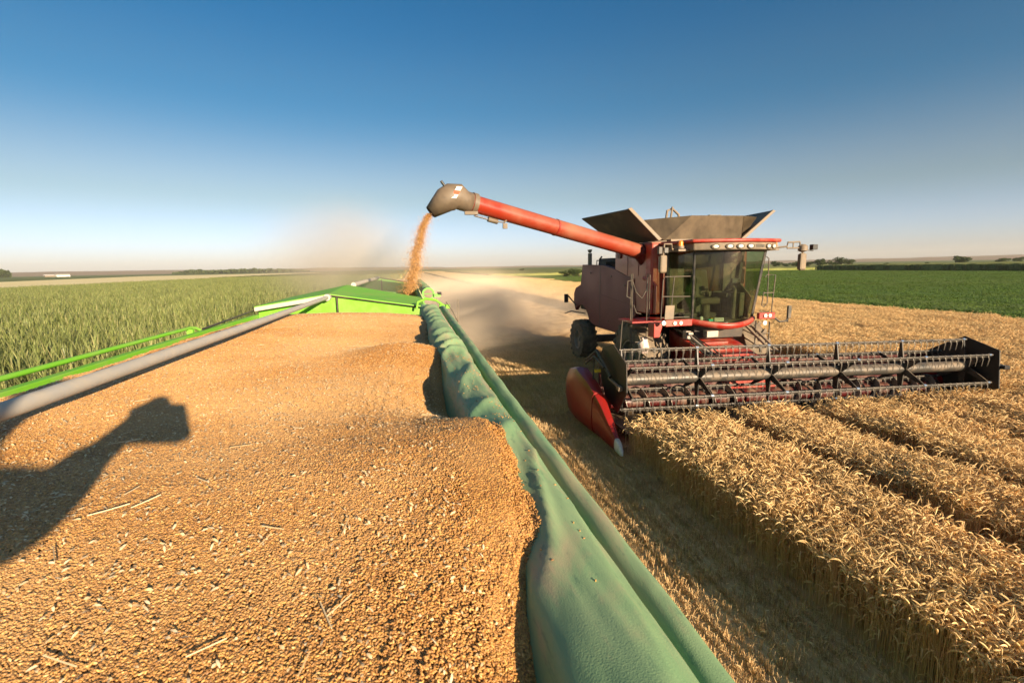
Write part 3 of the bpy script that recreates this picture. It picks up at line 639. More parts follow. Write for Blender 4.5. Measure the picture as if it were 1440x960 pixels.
def g2(u, v):
    x = XL + 0.035 + (XR - XL - 0.07) * u; y = YC + 0.12 + (YD - YC - 0.15) * v; return Vector((x, y, float(gh2(x, y)) + 0.02 * float(fbm(x, y, 3, 3, 2))))
fbm_.grid(g2, 40, 120); pile = fbm_.build('grain_pile', 'grain_base', None, smooth=True, fix=False)
tag(pile, 'wheat grain collecting in the far trailer under the falling stream', 'grain', kind='stuff')

# ------------------------------------------------------------------ wheat grain heap
def spill(y): return np.clip((y - 0.62) / 0.25, 0, 1) * np.clip((1.78 - y) / 0.35, 0, 1)
def gh(x, y):
    x = np.asarray(x, float); y = np.asarray(y, float)
    cone = lambda cx, cy, p, s, rx=1.0, ry=1.0, r0=0.25: p - s * np.sqrt(((x - cx) / rx) ** 2 + ((y - cy) / ry) ** 2 + r0 * r0) + s * r0
    c = [cone(-0.55, 0.95, 3.075, 0.22, 1.5, 1.0, 0.6), cone(0.10, 1.15, 3.065, 0.28, 1.0, 0.95, 0.3), cone(-0.08, 3.0, 3.06, 0.34, 0.85, 0.95, 0.25), cone(-0.85, 5.0, 3.075, 0.22, 1.3, 1.5, 0.5), cone(-1.35, 3.6, 3.05, 0.15, 0.9, 3.2, 0.5),
         cone(-1.2, 1.5, 3.07, 0.14, 1.2, 1.8, 0.5), 2.80 + 0 * x]
    k = 30.0; z = np.log(sum(np.exp(k * (ci - 2.9)) for ci in c)) / k + 2.9
    z = z - 0.012 + 0.026 * fbm(x, y, 1.4, 2, 1) + 0.004 * fbm(x, y, 7, 2, 8)
    z = z - 0.11 * np.exp(-((x - 0.24) / 0.16) ** 2 - ((y - 0.44) / 0.26) ** 2)
    z = z - 0.12 * np.exp(-((x - 0.20) / 0.18) ** 2 - ((y - 2.10) / 0.42) ** 2)
    sp_ = spill(y)
    z = z - 0.75 * np.clip(x - 0.15, 0, 0.2) * (1 - sp_) + 0.02 * sp_ * np.clip(x / 0.2, 0, 1)
    z = z - 0.16 * np.clip((y - 6.1) / 1.0, 0, 1) - 0.13 * np.clip((-1.5 - x) / 0.5, 0, 1)
    return z
hb = MB(); nxg, nyg = 110, 360
hb.grid(lambda u, v: Vector((XL + 0.032 + (XR + 0.14 - XL) * u, YA + 0.055 + (YB - YA - 0.06) * v, 0)), nxg, nyg)
V = np.array([tuple(p) for p in hb.v]); V[:, 2] = gh(V[:, 0], V[:, 1]) - 0.004; V[:, 0] = np.minimum(V[:, 0], 9)
out = V[:, 0] > XR - 0.032; V[out, 2] = np.maximum(V[out, 2], 0)
hb.v = [tuple(p) for p in V]
# the part that spills over the roll only exists near the first mound
def keepf(f):
    c = V[list(f)].mean(0); return c[0] < XR - 0.045
hb.f = [f for f in hb.f if keepf(f)]
heap = hb.build('grain_heap', 'grain_base', None, smooth=True, fix=False)
tag(heap, 'golden brown wheat grain heaped in mounds along the near trailer, dotted with pale chaff', 'grain', kind='stuff')
def kernel_geo(L, w, seg=6):
    v = [(-L / 2, 0, 0)]; prof = [(-0.33, 0.72), (0.0, 1.0), (0.33, 0.78)]
    for u, r in prof:
        for k in range(seg):
            a = 2 * math.pi * k / seg; v.append((u * L, r * w / 2 * math.cos(a), r * w / 2 * math.sin(a) * 0.88))
    v.append((L / 2, 0, 0)); f = []
    for k in range(seg): f.append((0, 1 + (k + 1) % seg, 1 + k))
    for i in range(2):
        for k in range(seg): a = 1 + i * seg + k; b_ = 1 + i * seg + (k + 1) % seg; f.append((a, b_, b_ + seg, a + seg))
    for k in range(seg): f.append((1 + 2 * seg + k, 1 + 2 * seg + (k + 1) % seg, 1 + 3 * seg))
    return np.array(v), f
KV, KF = kernel_geo(0.0064, 0.0029)
def kernel_tile(i, R=0.066, n=760, chaff=7):
    t = TB(); r = R * np.sqrt(rng.random(n)); a = rng.uniform(0, 6.283, n)
    for k in range(n):
        yaw = rng.uniform(0, 6.28); pit = rng.normal(0, 0.30); s_ = rng.uniform(0.85, 1.12)
        cy_, sy_ = math.cos(yaw), math.sin(yaw); cp, sp = math.cos(pit), math.sin(pit)
        M3 = np.array([[cy_ * cp, -sy_, cy_ * sp], [sy_ * cp, cy_, sy_ * sp], [-sp, 0, cp]])
        P = (KV * s_) @ M3.T + np.array([r[k] * math.cos(a[k]), r[k] * math.sin(a[k]), rng.uniform(-0.0012, 0.0016)])
        t.add((P.tolist(), KF), 0)
    for k in range(chaff):
        rr = R * math.sqrt(rng.random()); aa = rng.uniform(0, 6.28); c = np3(rr * math.cos(aa), rr * math.sin(aa), 0.0055); az = rng.uniform(0, 6.28); L = rng.uniform(0.002, 0.0058); d_ = np3(math.cos(az), math.sin(az), rng.normal(0, .25)) * L; sd = np3(-math.sin(az), math.cos(az), rng.normal(0, .4))
        t.add(strip([c - d_, c - d_ * .3 + np3(0, 0, .001), c + d_ * .5 + np3(0, 0, .001), c + d_], [0.0005, 0.0017, 0.0015, 0.0004], sd), 1)
    return t.mesh('kernel_tile_%d' % i, ['kernel', 'chaff'], smooth=True)
kern_c = tile_coll('kernel_tiles', [kernel_tile(i, chaff=(2, 4, 6, 9, 15)[i]) for i in range(5)])
xs = np.arange(XL + 0.04, XR + 0.08, 0.056); ys = np.arange(YA + 0.1, YB - 0.02, 0.056); X, Y = np.meshgrid(xs, ys)
P = np.stack([X.ravel(), Y.ravel()], -1) + rng.normal(0, 0.009, (X.size, 2)); P[:, 0] = np.clip(P[:, 0], XL + 0.075, 9)
P = P[P[:, 0] < 0.105]
e = 0.01; z = gh(P[:, 0], P[:, 1]); gx = (gh(P[:, 0] + e, P[:, 1]) - gh(P[:, 0] - e, P[:, 1])) / (2 * e); gy = (gh(P[:, 0], P[:, 1] + e) - gh(P[:, 0], P[:, 1] - e)) / (2 * e)
rot = np.zeros((len(P), 3))
from mathutils import Euler
for i in range(len(P)):
    q = Vector((0, 0, 1)).rotation_difference(Vector((-gx[i], -gy[i], 1)).normalized()) @ Euler((0, 0, rng.uniform(0, 6.28))).to_quaternion(); rot[i] = q.to_euler()
P3 = np.concatenate([P, z[:, None]], 1)
kr = scatter('kernels', kern_c, P3, rot, np.ones((len(P), 3)), 5, rng, parent=heap); kr['kind'] = 'stuff'
# along the roll the grain is laid in small clusters that follow the cloth
from mathutils.bvhtree import BVHTree
bvh = BVHTree.FromPolygons([v.co.copy() for v in tp.data.vertices], [tuple(p.vertices) for p in tp.data.polygons])
clus_c = tile_coll('kernel_clusters', [kernel_tile(10 + i, R=0.012, n=16, chaff=0) for i in range(10)])
cp, cr_ = [], []
for k in range(17000):
    x, y = rng.uniform(0.09, 0.262), rng.uniform(0.30, 3.0)
    zg = float(gh(x, y)); h, nrm_, _i, _d = bvh.ray_cast(Vector((x, y, 4)) - near.location, Vector((0, 0, -1)))
    zr = (h.z + near.location.z) if h is not None else -1
    if h is not None and nrm_.z < 0: nrm_ = -nrm_
    if zg > zr + 0.003 and y > 0.3:
        edge = 0.210 + 0.020 * float(vnoise(y * 9, 2.0)) + 0.012 * float(vnoise(y * 31, 5.0))
        if x > edge: continue
        if zr > 0 and x > 0.17:
            q_ = min(1.0, max(0.0, (edge - x) / 0.05)); q_ = q_ * q_ * (3 - 2 * q_); z_ = zr + 0.003 + (zg - zr - 0.003) * q_; nn_ = (nrm_ * (1 - q_) + Vector((0, 0, 1)) * q_).normalized()
        else:
            e = 0.006; nn_ = Vector((-(float(gh(x + e, y)) - zg) / e, -(float(gh(x, y + e)) - zg) / e, 1)).normalized(); z_ = zg
        q = Vector((0, 0, 1)).rotation_difference(nn_) @ Euler((0, 0, rng.uniform(0, 6.28))).to_quaternion()
        cp.append((x, y, z_)); cr_.append(tuple(q.to_euler()))
NVs = NV; NV = 10
ke = scatter('kernels', clus_c, np.array(cp), np.array(cr_), np.ones((len(cp), 3)), 10, rng, parent=heap); ke['kind'] = 'stuff'; NV = NVs
# loose straws and kernels on the heap and the tarpaulin
st = MB()
for (x, y, az, L) in [(-0.13, 0.62, 2.0, 0.05), (-0.115, 0.635, 0.9, 0.045), (-0.42, 0.60, 2.7, 0.05), (-0.55, 0.95, 0.5, 0.06), (-0.5, 0.97, 0.9, 0.05), (-0.75, 1.4, 0.4, 0.07), (-0.25, 0.8, 1.2, 0.03), (-0.3, 3.5, 0.05, 0.30), (-1.0, 4.2, 0.3, 0.18)] + [(rng.uniform(-1.0, 0.05), rng.uniform(0.5, 5.5), rng.uniform(0, 3.1), rng.uniform(0.02, 0.05)) for _ in range(55)]:
    z0 = float(gh(x, y)) + 0.006; d_ = Vector((math.cos(az), math.sin(az), 0)) * L / 2; zz = [float(gh(x + s * d_.x, y + s * d_.y)) + 0.007 for s in (-1, 0, 1)]
    st.tube([(x - d_.x, y - d_.y, zz[0]), (x, y, zz[1] + 0.0005), (x + d_.x, y + d_.y, zz[2] + 0.0015)], 0.0010, 5)
so_ = st.build('straw_bits', 'chaff', heap); so_['kind'] = 'stuff'
# kernels lying on the roll
cx_, cz_ = lin(0.246, 0.5, 0.232, 6), lin(2.925, 0.5, 2.915, 6)
n = 230; y = rng.uniform(0.6, 3.4, n)
y = np.where(rng.random(n) < 0.6, rng.choice([1.5, 1.7, 1.95, 2.2, 2.6], n) + rng.normal(0, 0.04, n), y); x = np.array([cx_(q) for q in y]) + rng.uniform(-0.09, 0.075, n)
lb = TB()
for k in range(n):
    h = bvh.ray_cast(Vector((x[k], y[k], 4)) - near.location, Vector((0, 0, -1)))[0]
    if h is None: continue
    h = h + near.location
    yaw = rng.uniform(0, 6.28); M3 = np.array([[math.cos(yaw), -math.sin(yaw), 0], [math.sin(yaw), math.cos(yaw), 0], [0, 0, 1]])
    lb.add(((KV @ M3.T + np.array([h.x, h.y, h.z + 0.0016])).tolist(), KF), 0)
lo = bpy.data.objects.new('spilled_kernels', lb.mesh('spilled_kernels', ['kernel'], True)); COL.objects.link(lo)
tag(lo, 'loose wheat kernels scattered over the rolled green cover', 'grain', kind='stuff')

# ------------------------------------------------------------------ falling stream of grain
def stream_pt(t):   # t 0..1 from spout to pile
    return Vector((0.53 - 0.60 * t ** 0.72, 10.9 + 0.0 * t, 4.66 - 2.15 * t ** 1.25))
tl = TB(); n = 26000
for k in range(n):
    t_ = rng.random() ** 0.8; c = stream_pt(t_); w = 0.045 + 0.085 * t_ ** 0.8
    if rng.random() < 0.2: w *= rng.uniform(1.6, 3.2)
    wob = 0.03 * math.sin(t_ * 23) + 0.02 * math.sin(t_ * 51 + 1)
    p = np.array(c) + rng.normal(0, 1, 3) * np.array([w, w * 0.8, 0.03]) * 0.62 + np.array([wob * t_, 0, 0])
    az = rng.uniform(0, 6.28); a_ = np3(math.cos(az), math.sin(az), 0) * 0.0045; b_ = np3(0, 0, 0.009)
    tl.add(([tuple(p - a_), tuple(p - b_), tuple(p + a_), tuple(p + b_), tuple(p + np.cross(a_, b_) / 0.012)], [(0, 1, 4), (1, 2, 4), (2, 3, 4), (3, 0, 4), (0, 3, 2, 1)]), 0)
so2 = bpy.data.objects.new('grain_stream', tl.mesh('grain_stream', ['kernel'])); COL.objects.link(so2)
tag(so2, 'stream of wheat grain pouring from the auger spout into the far trailer', 'grain stream', kind='stuff')
# ------------------------------------------------------------------ combine harvester
CX = 7.8
H0 = thing('combine_harvester', (CX, 13.0, 0), 'dusty red combine harvester with raised unloading auger and wide black reel cutting the wheat', 'combine harvester')
# --- wheels
wheel(H0, 6.22, 12.35, 0.98, 0.76, -1, nl=20, rimr=0.46); wheel(H0, 9.30, 12.35, 0.98, 0.76, 1, nl=20, rimr=0.46)
wheel(H0, 6.42, 17.4, 0.74, 0.58, -1, nl=18, rimr=0.47); wheel(H0, 9.1, 17.4, 0.74, 0.58, 1, nl=18, rimr=0.47)
u_ = MB(); u_.box((6.6, 12.0, 0.65), (8.95, 12.7, 1.3)); u_.box((6.7, 17.25, 0.6), (8.85, 17.55, 0.85)); u_.box((6.85, 12.2, 1.2), (8.75, 17.6, 2.0)); u_.box((7.1, 11.6, 1.35), (8.5, 12.3, 2.2)); u_.build('chassis', 'under', H0, bevel=0.03)
# --- side panel (profile Y,z)
prof = [(13.0, 3.10), (13.6, 3.20), (14.5, 3.40), (15.2, 3.50), (17.25, 3.54), (17.45, 2.80), (18.0, 2.66), (18.2, 2.45), (18.22, 2.10), (18.05, 1.84), (17.95, 1.80)]
arch = [(17.4 + 0.93 * math.cos(a), 1.20 + 0.86 * math.sin(a)) for a in [rad(q) for q in (48, 66, 84, 102, 120, 138, 156)]]
prof2 = prof + arch + [(16.2, 1.45), (15.2, 1.38), (14.0, 1.42), (13.2, 1.70), (12.85, 2.1)]
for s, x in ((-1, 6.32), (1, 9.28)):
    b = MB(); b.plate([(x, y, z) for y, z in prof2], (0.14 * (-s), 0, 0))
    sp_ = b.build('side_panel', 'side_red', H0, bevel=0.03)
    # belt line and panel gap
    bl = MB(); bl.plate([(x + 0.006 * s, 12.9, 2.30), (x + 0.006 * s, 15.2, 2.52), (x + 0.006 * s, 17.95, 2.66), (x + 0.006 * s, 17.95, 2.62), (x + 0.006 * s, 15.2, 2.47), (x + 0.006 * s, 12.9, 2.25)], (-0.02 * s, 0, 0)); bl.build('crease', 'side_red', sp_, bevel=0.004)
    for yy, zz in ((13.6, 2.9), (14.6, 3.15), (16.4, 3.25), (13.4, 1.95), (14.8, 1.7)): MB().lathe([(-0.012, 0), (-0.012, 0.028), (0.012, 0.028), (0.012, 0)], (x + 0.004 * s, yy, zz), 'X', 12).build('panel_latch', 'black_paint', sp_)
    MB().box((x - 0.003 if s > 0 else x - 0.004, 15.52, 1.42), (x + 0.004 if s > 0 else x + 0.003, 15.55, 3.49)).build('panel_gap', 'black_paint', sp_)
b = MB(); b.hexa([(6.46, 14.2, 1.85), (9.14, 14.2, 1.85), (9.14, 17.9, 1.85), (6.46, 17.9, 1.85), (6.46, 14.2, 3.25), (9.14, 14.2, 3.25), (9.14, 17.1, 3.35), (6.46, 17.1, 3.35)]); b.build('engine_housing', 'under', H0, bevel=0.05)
b = MB(); b.hexa([(6.44, 17.2, 2.0), (9.16, 17.2, 2.0), (9.16, 18.15, 2.0), (6.44, 18.15, 2.0), (6.44, 17.2, 3.45), (9.16, 17.2, 3.45), (9.16, 17.4, 3.45), (6.44, 17.4, 3.45)]); b.build('rear_hood', 'red_dusty', H0, bevel=0.05)
b = MB(); b.box((6.9, 16.0, 3.3), (8.7, 17.1, 3.75)); b.tube([(6.7, 14.2, 3.35), (6.7, 14.2, 3.62), (6.7, 16.8, 3.68), (6.7, 16.8, 3.4)], 0.018, 8); b.tube([(6.55, 16.2, 3.5), (6.58, 16.22, 3.72), (6.6, 16.1, 3.8)], 0.03, 8); b.box((6.55, 15.6, 3.4), (6.95, 16.1, 3.62)); b.lathe([(0, 0.16), (0.3, 0.16), (0.3, 0)], (7.0, 15.0, 3.4), 'Z', 20); b.build('engine_deck', 'under', H0, bevel=0.01)
b = MB(); b.tube([(6.55, 17.1, 3.4), (6.55, 17.1, 3.95)], 0.075, 16); b.tube([(6.55, 17.1, 3.97), (6.55, 17.12, 4.07)], [0.05, 0.09], 12); b.build('exhaust_pipe', 'tan_metal', H0, smooth='auto')
b = MB(); b.tube([(6.3, 17.9, 2.0), (5.98, 17.85, 2.35), (5.90, 17.85, 2.4)], 0.025, 8); b.box((5.80, 17.8, 2.12), (5.95, 17.86, 2.44)); b.build('tail_light', 'black_paint', H0)
b = MB(); b.tube([(6.35, 17.0, 1.75), (5.8, 17.0, 1.86), (5.55, 17.0, 1.78)], 0.02, 8); b.build('side_guard', 'tan_metal', H0)
# --- grain tank body and front corner column
b = MB(); b.hexa([(6.34, 12.05, 2.15), (9.26, 12.05, 2.15), (9.26, 14.4, 2.15), (6.34, 14.4, 2.15), (6.34, 12.05, 4.10), (9.26, 12.05, 4.10), (9.26, 14.4, 4.10), (6.34, 14.4, 4.10)]); tk = b.build('grain_tank', 'red_paint', H0, bevel=0.05)
MB().box((6.30, 11.95, 2.16), (6.52, 12.3, 4.06)).build('corner_column', 'red_bright', H0, bevel=0.05)
MB().tube([(6.42, 11.9, 2.2), (6.42, 11.9, 2.95), (6.36, 12.05, 3.1), (6.33, 12.4, 3.14)], 0.055, 12).build('intake_pipe', 'red_paint', H0, smooth='auto')
for y in (12.75, 13.45): MB().box((6.33, y, 3.2), (6.345, y + 0.02, 4.05)).build('tank_seam', 'side_red', tk)
for y, z in ((13.05, 3.7), (13.9, 3.7)): MB().box((6.30, y, z), (6.339, y + 0.25, z + 0.14)).build('vent_cover', 'side_red', tk, bevel=0.01)
for x in (6.60, 6.78): MB().box((x, 12.035, 2.5), (x + 0.012, 12.049, 4.0)).build('tank_seam', 'red_dusty', tk)
# --- hopper extension
hp = MB(); zb, zt = 4.13, 4.74
base = [(6.75, 12.0), (9.05, 12.0), (9.25, 14.2), (6.5, 14.2)]
b = MB(); b.hexa([(6.70, 12.02, zb), (9.0, 12.02, zb), (9.0, 12.06, zb), (6.70, 12.06, zb), (7.35, 11.82, zt + 0.02), (8.90, 11.82, zt + 0.02), (8.90, 11.86, zt + 0.02), (7.35, 11.86, zt + 0.02)]); b.build('hopper_front', 'hopper', H0)
b = MB(); b.add([(6.70, 12.02, zb), (7.352, 11.83, zt + 0.018), (6.15, 12.7, zt - 0.04), (6.45, 12.9, zb)], [(0, 1, 2, 3)]); b.build('hopper_corner', 'hopper', H0, solid=0.03)
b = MB(); b.add([(9.0, 12.02, zb), (8.902, 11.83, zt + 0.018), (9.42, 11.98, zt), (9.50, 12.3, zt - 0.05), (9.18, 12.3, zb)], [(0, 1, 2, 3, 4)]); b.build('hopper_corner', 'hopper', H0, solid=0.03)
b = MB(); b.add([(6.6, 14.25, zb), (9.1, 14.25, zb), (9.4, 14.6, zt), (6.3, 14.6, zt)], [(0, 1, 2, 3)]); b.build('hopper_back', 'hopper_dark', H0, solid=0.03)
# left flap
P0 = [Vector(p) for p in ((6.52, 11.98, 4.14), (5.62, 11.95, 4.93), (5.24, 14.35, 4.93), (6.40, 14.35, 4.14))]
nf = (P0[1] - P0[0]).cross(P0[3] - P0[0]).normalized() * 0.035
b = MB(); b.plate(P0, nf); fl = b.build('hopper_flap', 'hopper_dark', H0)
b = MB(); b.hexa([P0[0] + Vector((-.03, -.05, -.02)), P0[0] + Vector((.06, -.05, .02)), P0[0] + Vector((.06, .02, .02)), P0[0] + Vector((-.03, .02, -.02)), P0[1] + Vector((-.03, -.05, 0)), P0[1] + Vector((.06, -.05, .03)), P0[1] + Vector((.06, .02, .03)), P0[1] + Vector((-.03, .02, 0))]); b.build('flap_edge', 'tan_metal', fl, bevel=0.005)
P1 = [Vector(p) for p in ((9.02, 12.0, 4.15), (9.93, 11.95, 4.90), (10.35, 14.2, 4.92), (9.25, 14.2, 4.15))]
nf = (P1[1] - P1[0]).cross(P1[3] - P1[0]).normalized() * 0.03
b = MB(); b.plate(P1, nf); fl = b.build('hopper_flap', 'hopper_dark', H0)
b = MB(); b.hexa([P1[0] + Vector((-.05, -.05, .02)), P1[0] + Vector((.03, -.05, -.02)), P1[0] + Vector((.03, .02, -.02)), P1[0] + Vector((-.05, .02, .02)), P1[1] + Vector((-.05, -.05, .03)), P1[1] + Vector((.03, -.05, 0)), P1[1] + Vector((.03, .02, 0)), P1[1] + Vector((-.05, .02, .03))]); b.build('flap_edge', 'tan_metal', fl, bevel=0.005)
b = MB(); b.tube([(7.2, 12.9, 4.6), (7.25, 12.9, 5.0), (7.4, 12.9, 5.06), (7.6, 12.9, 4.9), (7.65, 12.9, 4.7)], 0.035, 8); b.tube([(7.33, 12.85, 4.75), (7.38, 12.85, 5.1)], 0.03, 8); b.build('fill_auger_head', 'tan_metal', H0)
b = MB(); b.box((6.75, 11.78, 4.09), (9.05, 12.0, 4.15)); b.build('tank_sill', 'tan_metal', H0, bevel=0.01)
MB().box((8.0, 12.0, 4.76), (8.35, 12.1, 4.80)).build('tank_sensor', 'black_paint', H0)
# --- unloading auger
A0 = Vector((6.25, 12.55, 3.86)); A1 = Vector((1.40, 11.05, 4.93)); ad = (A1 - A0).normalized()
b = MB(); b.tube([A0 - ad * 0.15, A0 + (A1 - A0) * 0.55], 0.20, 32); au = b.build('unloading_auger', 'auger_red', H0, smooth='auto')
b = MB(); b.tube([A0 + (A1 - A0) * 0.55, A1], 0.193, 32); b.build('outer_tube', 'auger_red', au, smooth='auto')
b = MB(); b.tube([A0 + (A1 - A0) * 0.545, A0 + (A1 - A0) * 0.552], 0.207, 32); b.build('tube_flange', 'red_paint', au, smooth='auto')
b = MB(); b.tube([A1 - ad * 0.09, A1 - ad * 0.02], 0.215, 32); b.build('tube_flange', 'red_paint', au, smooth='auto')
b = MB(); b.tube([A0 - ad * 0.45 + Vector((0, 0, -.28)), A0 - ad * 0.1, A0 + ad * 0.12], [0.24, 0.25, 0.215], 24); b.build('auger_elbow', 'side_red', au, smooth='auto')
sp = MB()
c0 = A1 - ad * 0.02; dn = Vector((-0.72, -0.05, -0.69)).normalized()
path = [c0, A1 + ad * 0.14, Vector((1.14, 10.98, 5.045)), Vector((0.97, 10.95, 5.03)), Vector((0.84, 10.93, 4.96)), Vector((0.52, 10.90, 4.70))]
rs = [0.212, 0.222, 0.27, 0.285, 0.262, 0.135]
sp.tube(path, rs, 28, cap=False); bo = sp.build('auger_spout', 'boot', au, smooth='auto', solid=0.012, fix=True)
b = MB(); b.tube([A1 - ad * 0.14, A1 - ad * 0.03], 0.235, 28); b.build('clamp_band', 'boot', bo, smooth='auto')
# sticker: white and red diagonal stripes, proud of the spout
e1 = Vector((0.50, 0.02, 0.86)).normalized(); e2 = Vector((0.86, -0.10, -0.50)).normalized(); sc_ = Vector((1.06, 10.665, 5.07))
for k in range(3):
    z0, z1 = -0.14 + k * 0.093, -0.14 + (k + 1) * 0.093 - 0.001; sk = 0.05
    q = [sc_ + e1 * z0 - e2 * 0.055, sc_ + e1 * (z0 + sk) + e2 * 0.055, sc_ + e1 * (z1 + sk) + e2 * 0.055, sc_ + e1 * z1 - e2 * 0.055]
    MB().plate(q, (0, 0.02, 0)).build('warning_stripe', 'white_paint' if k != 1 else 'warn_red', bo)
b = MB(); b.tube([A1 + ad * 0.60 + Vector((0, 0, .2)), A1 + ad * 0.68 + Vector((0, 0, .28))], 0.03, 8); b.tube([A1 + ad * 0.55 + Vector((0, -.05, .12)), A1 + ad * 0.68 + Vector((0, -.06, .0)), A1 + ad * 0.70 + Vector((0, -.06, -.08))], 0.03, 8); b.build('spout_camera', 'black_paint', bo, bevel=0.005)
b = MB(); q0 = A1 + ad * 0.10 + Vector((0, -0.1, -0.27)); q1 = A1 - ad * 0.55 + Vector((0, -0.1, -0.27)); b.tube([q0 - ad * 0.18, q1], 0.022, 12); cyl = b.build('cylinder', 'chrome', au, smooth='auto')
MB().tube([q1 + ad * 0.12, q1 - ad * 0.12], 0.055, 12).build('cylinder_body', 'boot', cyl, smooth='auto')
MB().box((q0.x - 0.05, q0.y - 0.03, q0.z - 0.03), (q0.x + 0.25, q0.y + 0.03, q0.z + 0.05)).build('cylinder_bracket', 'boot', cyl, bevel=0.01)
b = MB(); q2 = A1 - ad * 0.85 + Vector((0, -0.1, -0.24)); b.tube([q1 - ad * .1, q2], 0.014, 8); b.box((q2.x - 0.03, q2.y - .04, q2.z - 0.14), (q2.x + 0.07, q2.y + .04, q2.z - 0.02)); b.tube([q2, q2 + Vector((.12, .08, .1))], 0.02, 8); b.build('work_light', 'boot', au)
# --- cab
cab = MB()
def arc(z, t):   # t 0..1 left to right around the windscreen
    k = (z - 2.12) / (3.82 - 2.12); x0 = 6.84 + (0.04 if k < 0.5 else 0) * 0; x1 = 8.50 + 0.30 * k
    x = x0 + (x1 - x0) * t; bow = 0.34 * (1 - (2 * t - 1) ** 2)
    return Vector((x, 10.78 - bow + 0.06 * k * 0 + 0.18 * (1 - k) * 0, z))
cab.grid(lambda u, v: arc(2.12 + 0.03 + (3.80 - 2.15) * v - 0.10 * math.sin(math.pi * u) * (1 - v), u), 25, 8); cab.build('windscreen', 'glass', H0, smooth=True, fix=False)
ca = MB(); 
b = MB(); b.add([(6.83, 10.82, 2.2), (6.83, 10.82, 3.8), (6.74, 11.85, 3.8), (6.80, 11.85, 2.2)], [(0, 1, 2, 3)]); b.build('door_glass', 'glass', H0)
b = MB(); b.add([(8.52, 10.82, 2.2), (8.82, 10.82, 3.8), (8.95, 11.85, 3.8), (8.75, 11.85, 2.2)], [(0, 1, 2, 3)]); b.build('side_glass', 'glass', H0)
for q0, q1, r_ in (((6.835, 10.80, 2.14), (6.835, 10.80, 3.82), 0.035), ((6.77, 11.87, 2.14), (6.72, 11.87, 3.84), 0.06), ((8.52, 10.80, 2.14), (8.82, 10.80, 3.82), 0.035), ((8.78, 11.87, 2.14), (8.97, 11.87, 3.84), 0.06)): MB().tube([q0, q1], r_, 8).build('cab_pillar', 'black_paint', H0, smooth='auto')
fr_ = MB(); fr_.tube([arc(3.80, t) for t in np.linspace(0, 1, 20)], 0.03, 8); fr_.build('cab_frame', 'black_paint', H0, smooth='auto')
b = MB()
def sill(u, v):
    p = arc(2.15, u); p.z = 2.15 - 0.10 * math.sin(math.pi * u); c = Vector((7.68, 11.3, p.z)); off = (p - c); off.z = 0; off.normalize()
    prof_ = [(-0.02, 0.0), (0.06, 0.01), (0.09, -0.05), (0.05, -0.13), (-0.1, -0.17)]; k = v * 4; i = min(3, int(k)); f = k - i; a, c2 = prof_[i], prof_[i + 1]
    return p + off * (a[0] + (c2[0] - a[0]) * f) + Vector((0, 0, a[1] + (c2[1] - a[1]) * f))
b.grid(sill, 30, 9); b.build('cab_sill', 'red_bright', H0, smooth=True, fix=False)
MB().hexa([(6.86, 10.9, 1.98), (8.5, 10.9, 1.98), (8.7, 12.0, 1.98), (6.8, 12.0, 1.98), (6.86, 10.85, 2.08), (8.5, 10.85, 2.08), (8.7, 12.0, 2.08), (6.8, 12.0, 2.08)]).build('cab_floor', 'interior', H0)
b = MB(); b.box((6.80, 11.93, 2.1), (7.25, 12.03, 3.8)); b.box((8.45, 11.93, 2.1), (8.95, 12.03, 3.8)); b.box((7.25, 11.96, 2.1), (8.45, 12.03, 2.75)); b.build('cab_rear_wall', 'interior', H0)
MB().add([(7.25, 11.95, 2.75), (8.45, 11.95, 2.75), (8.45, 11.95, 3.8), (7.25, 11.95, 3.8)], [(0, 1, 2, 3)]).build('rear_window', 'glass', H0)
# roof
def rr_poly(x0, x1, y0, y1, n=10, bow=0.28): return [(x0 + (x1 - x0) * t, y0 + bow * (2 * t - 1) ** 2) for t in np.linspace(0, 1, n)] + [(x1, y1), (x0, y1)]
rf = MB(); pl = rr_poly(6.55, 8.98, 10.18, 12.0, 14); rf.plate([(x, y, 3.99) for x, y in pl], (0, 0, 0.085)); rfo = rf.build('cab_roof', 'red_bright', H0, bevel=0.035)
vs_ = MB(); pl = rr_poly(6.62, 8.90, 10.22, 11.9, 14, 0.30); vs_.plate([(x, y, 3.81) for x, y in pl], (0, 0, 0.178)); vs_.build('visor', 'visor', rfo, bevel=0.03)
for i, u in enumerate((0.20, 0.34, 0.455, 0.575, 0.83, 0.925)):
    x = 6.62 + 2.28 * u; y = 10.22 + 0.30 * (2 * u - 1) ** 2 - 0.002; sx = 2.28; ang = math.atan2(0.30 * 4 * (2 * u - 1), sx)
    l = MB(); M = Matrix.Translation((x, y, 3.895)) @ Matrix.Rotation(ang, 4, 'Z')
    vsx = []; 
    for (dy, k, cz) in ((0.02, 1.15, 0), (-0.022, 1.15, 0), (-0.028, 1.0, 0)):
        vsx += [M @ Vector((0.088 * k * math.cos(a), dy, 0.055 * k * math.sin(a))) for a in [2 * math.pi * q / 20 for q in range(20)]]
    l.add(vsx, [(r_ * 20 + q, r_ * 20 + (q + 1) % 20, (r_ + 1) * 20 + (q + 1) % 20, (r_ + 1) * 20 + q) for r_ in range(2) for q in range(20)] + [tuple(range(40, 60))]); wl = l.build('work_light', 'cab_trim', rfo, smooth='auto')
    l = MB(); l.add([M @ Vector((0.075 * math.cos(a) * k, -0.024 - 0.018 * (1 - k), 0.046 * math.sin(a) * k)) for k in (1, 0.6, 0.05) for a in [2 * math.pi * q / 20 for q in range(20)]], [(r_ * 20 + q, r_ * 20 + (q + 1) % 20, (r_ + 1) * 20 + (q + 1) % 20, (r_ + 1) * 20 + q) for r_ in range(2) for q in range(20)]); l.build('lamp_glass', 'lamp_glass', wl, smooth=True)
gm = MB()
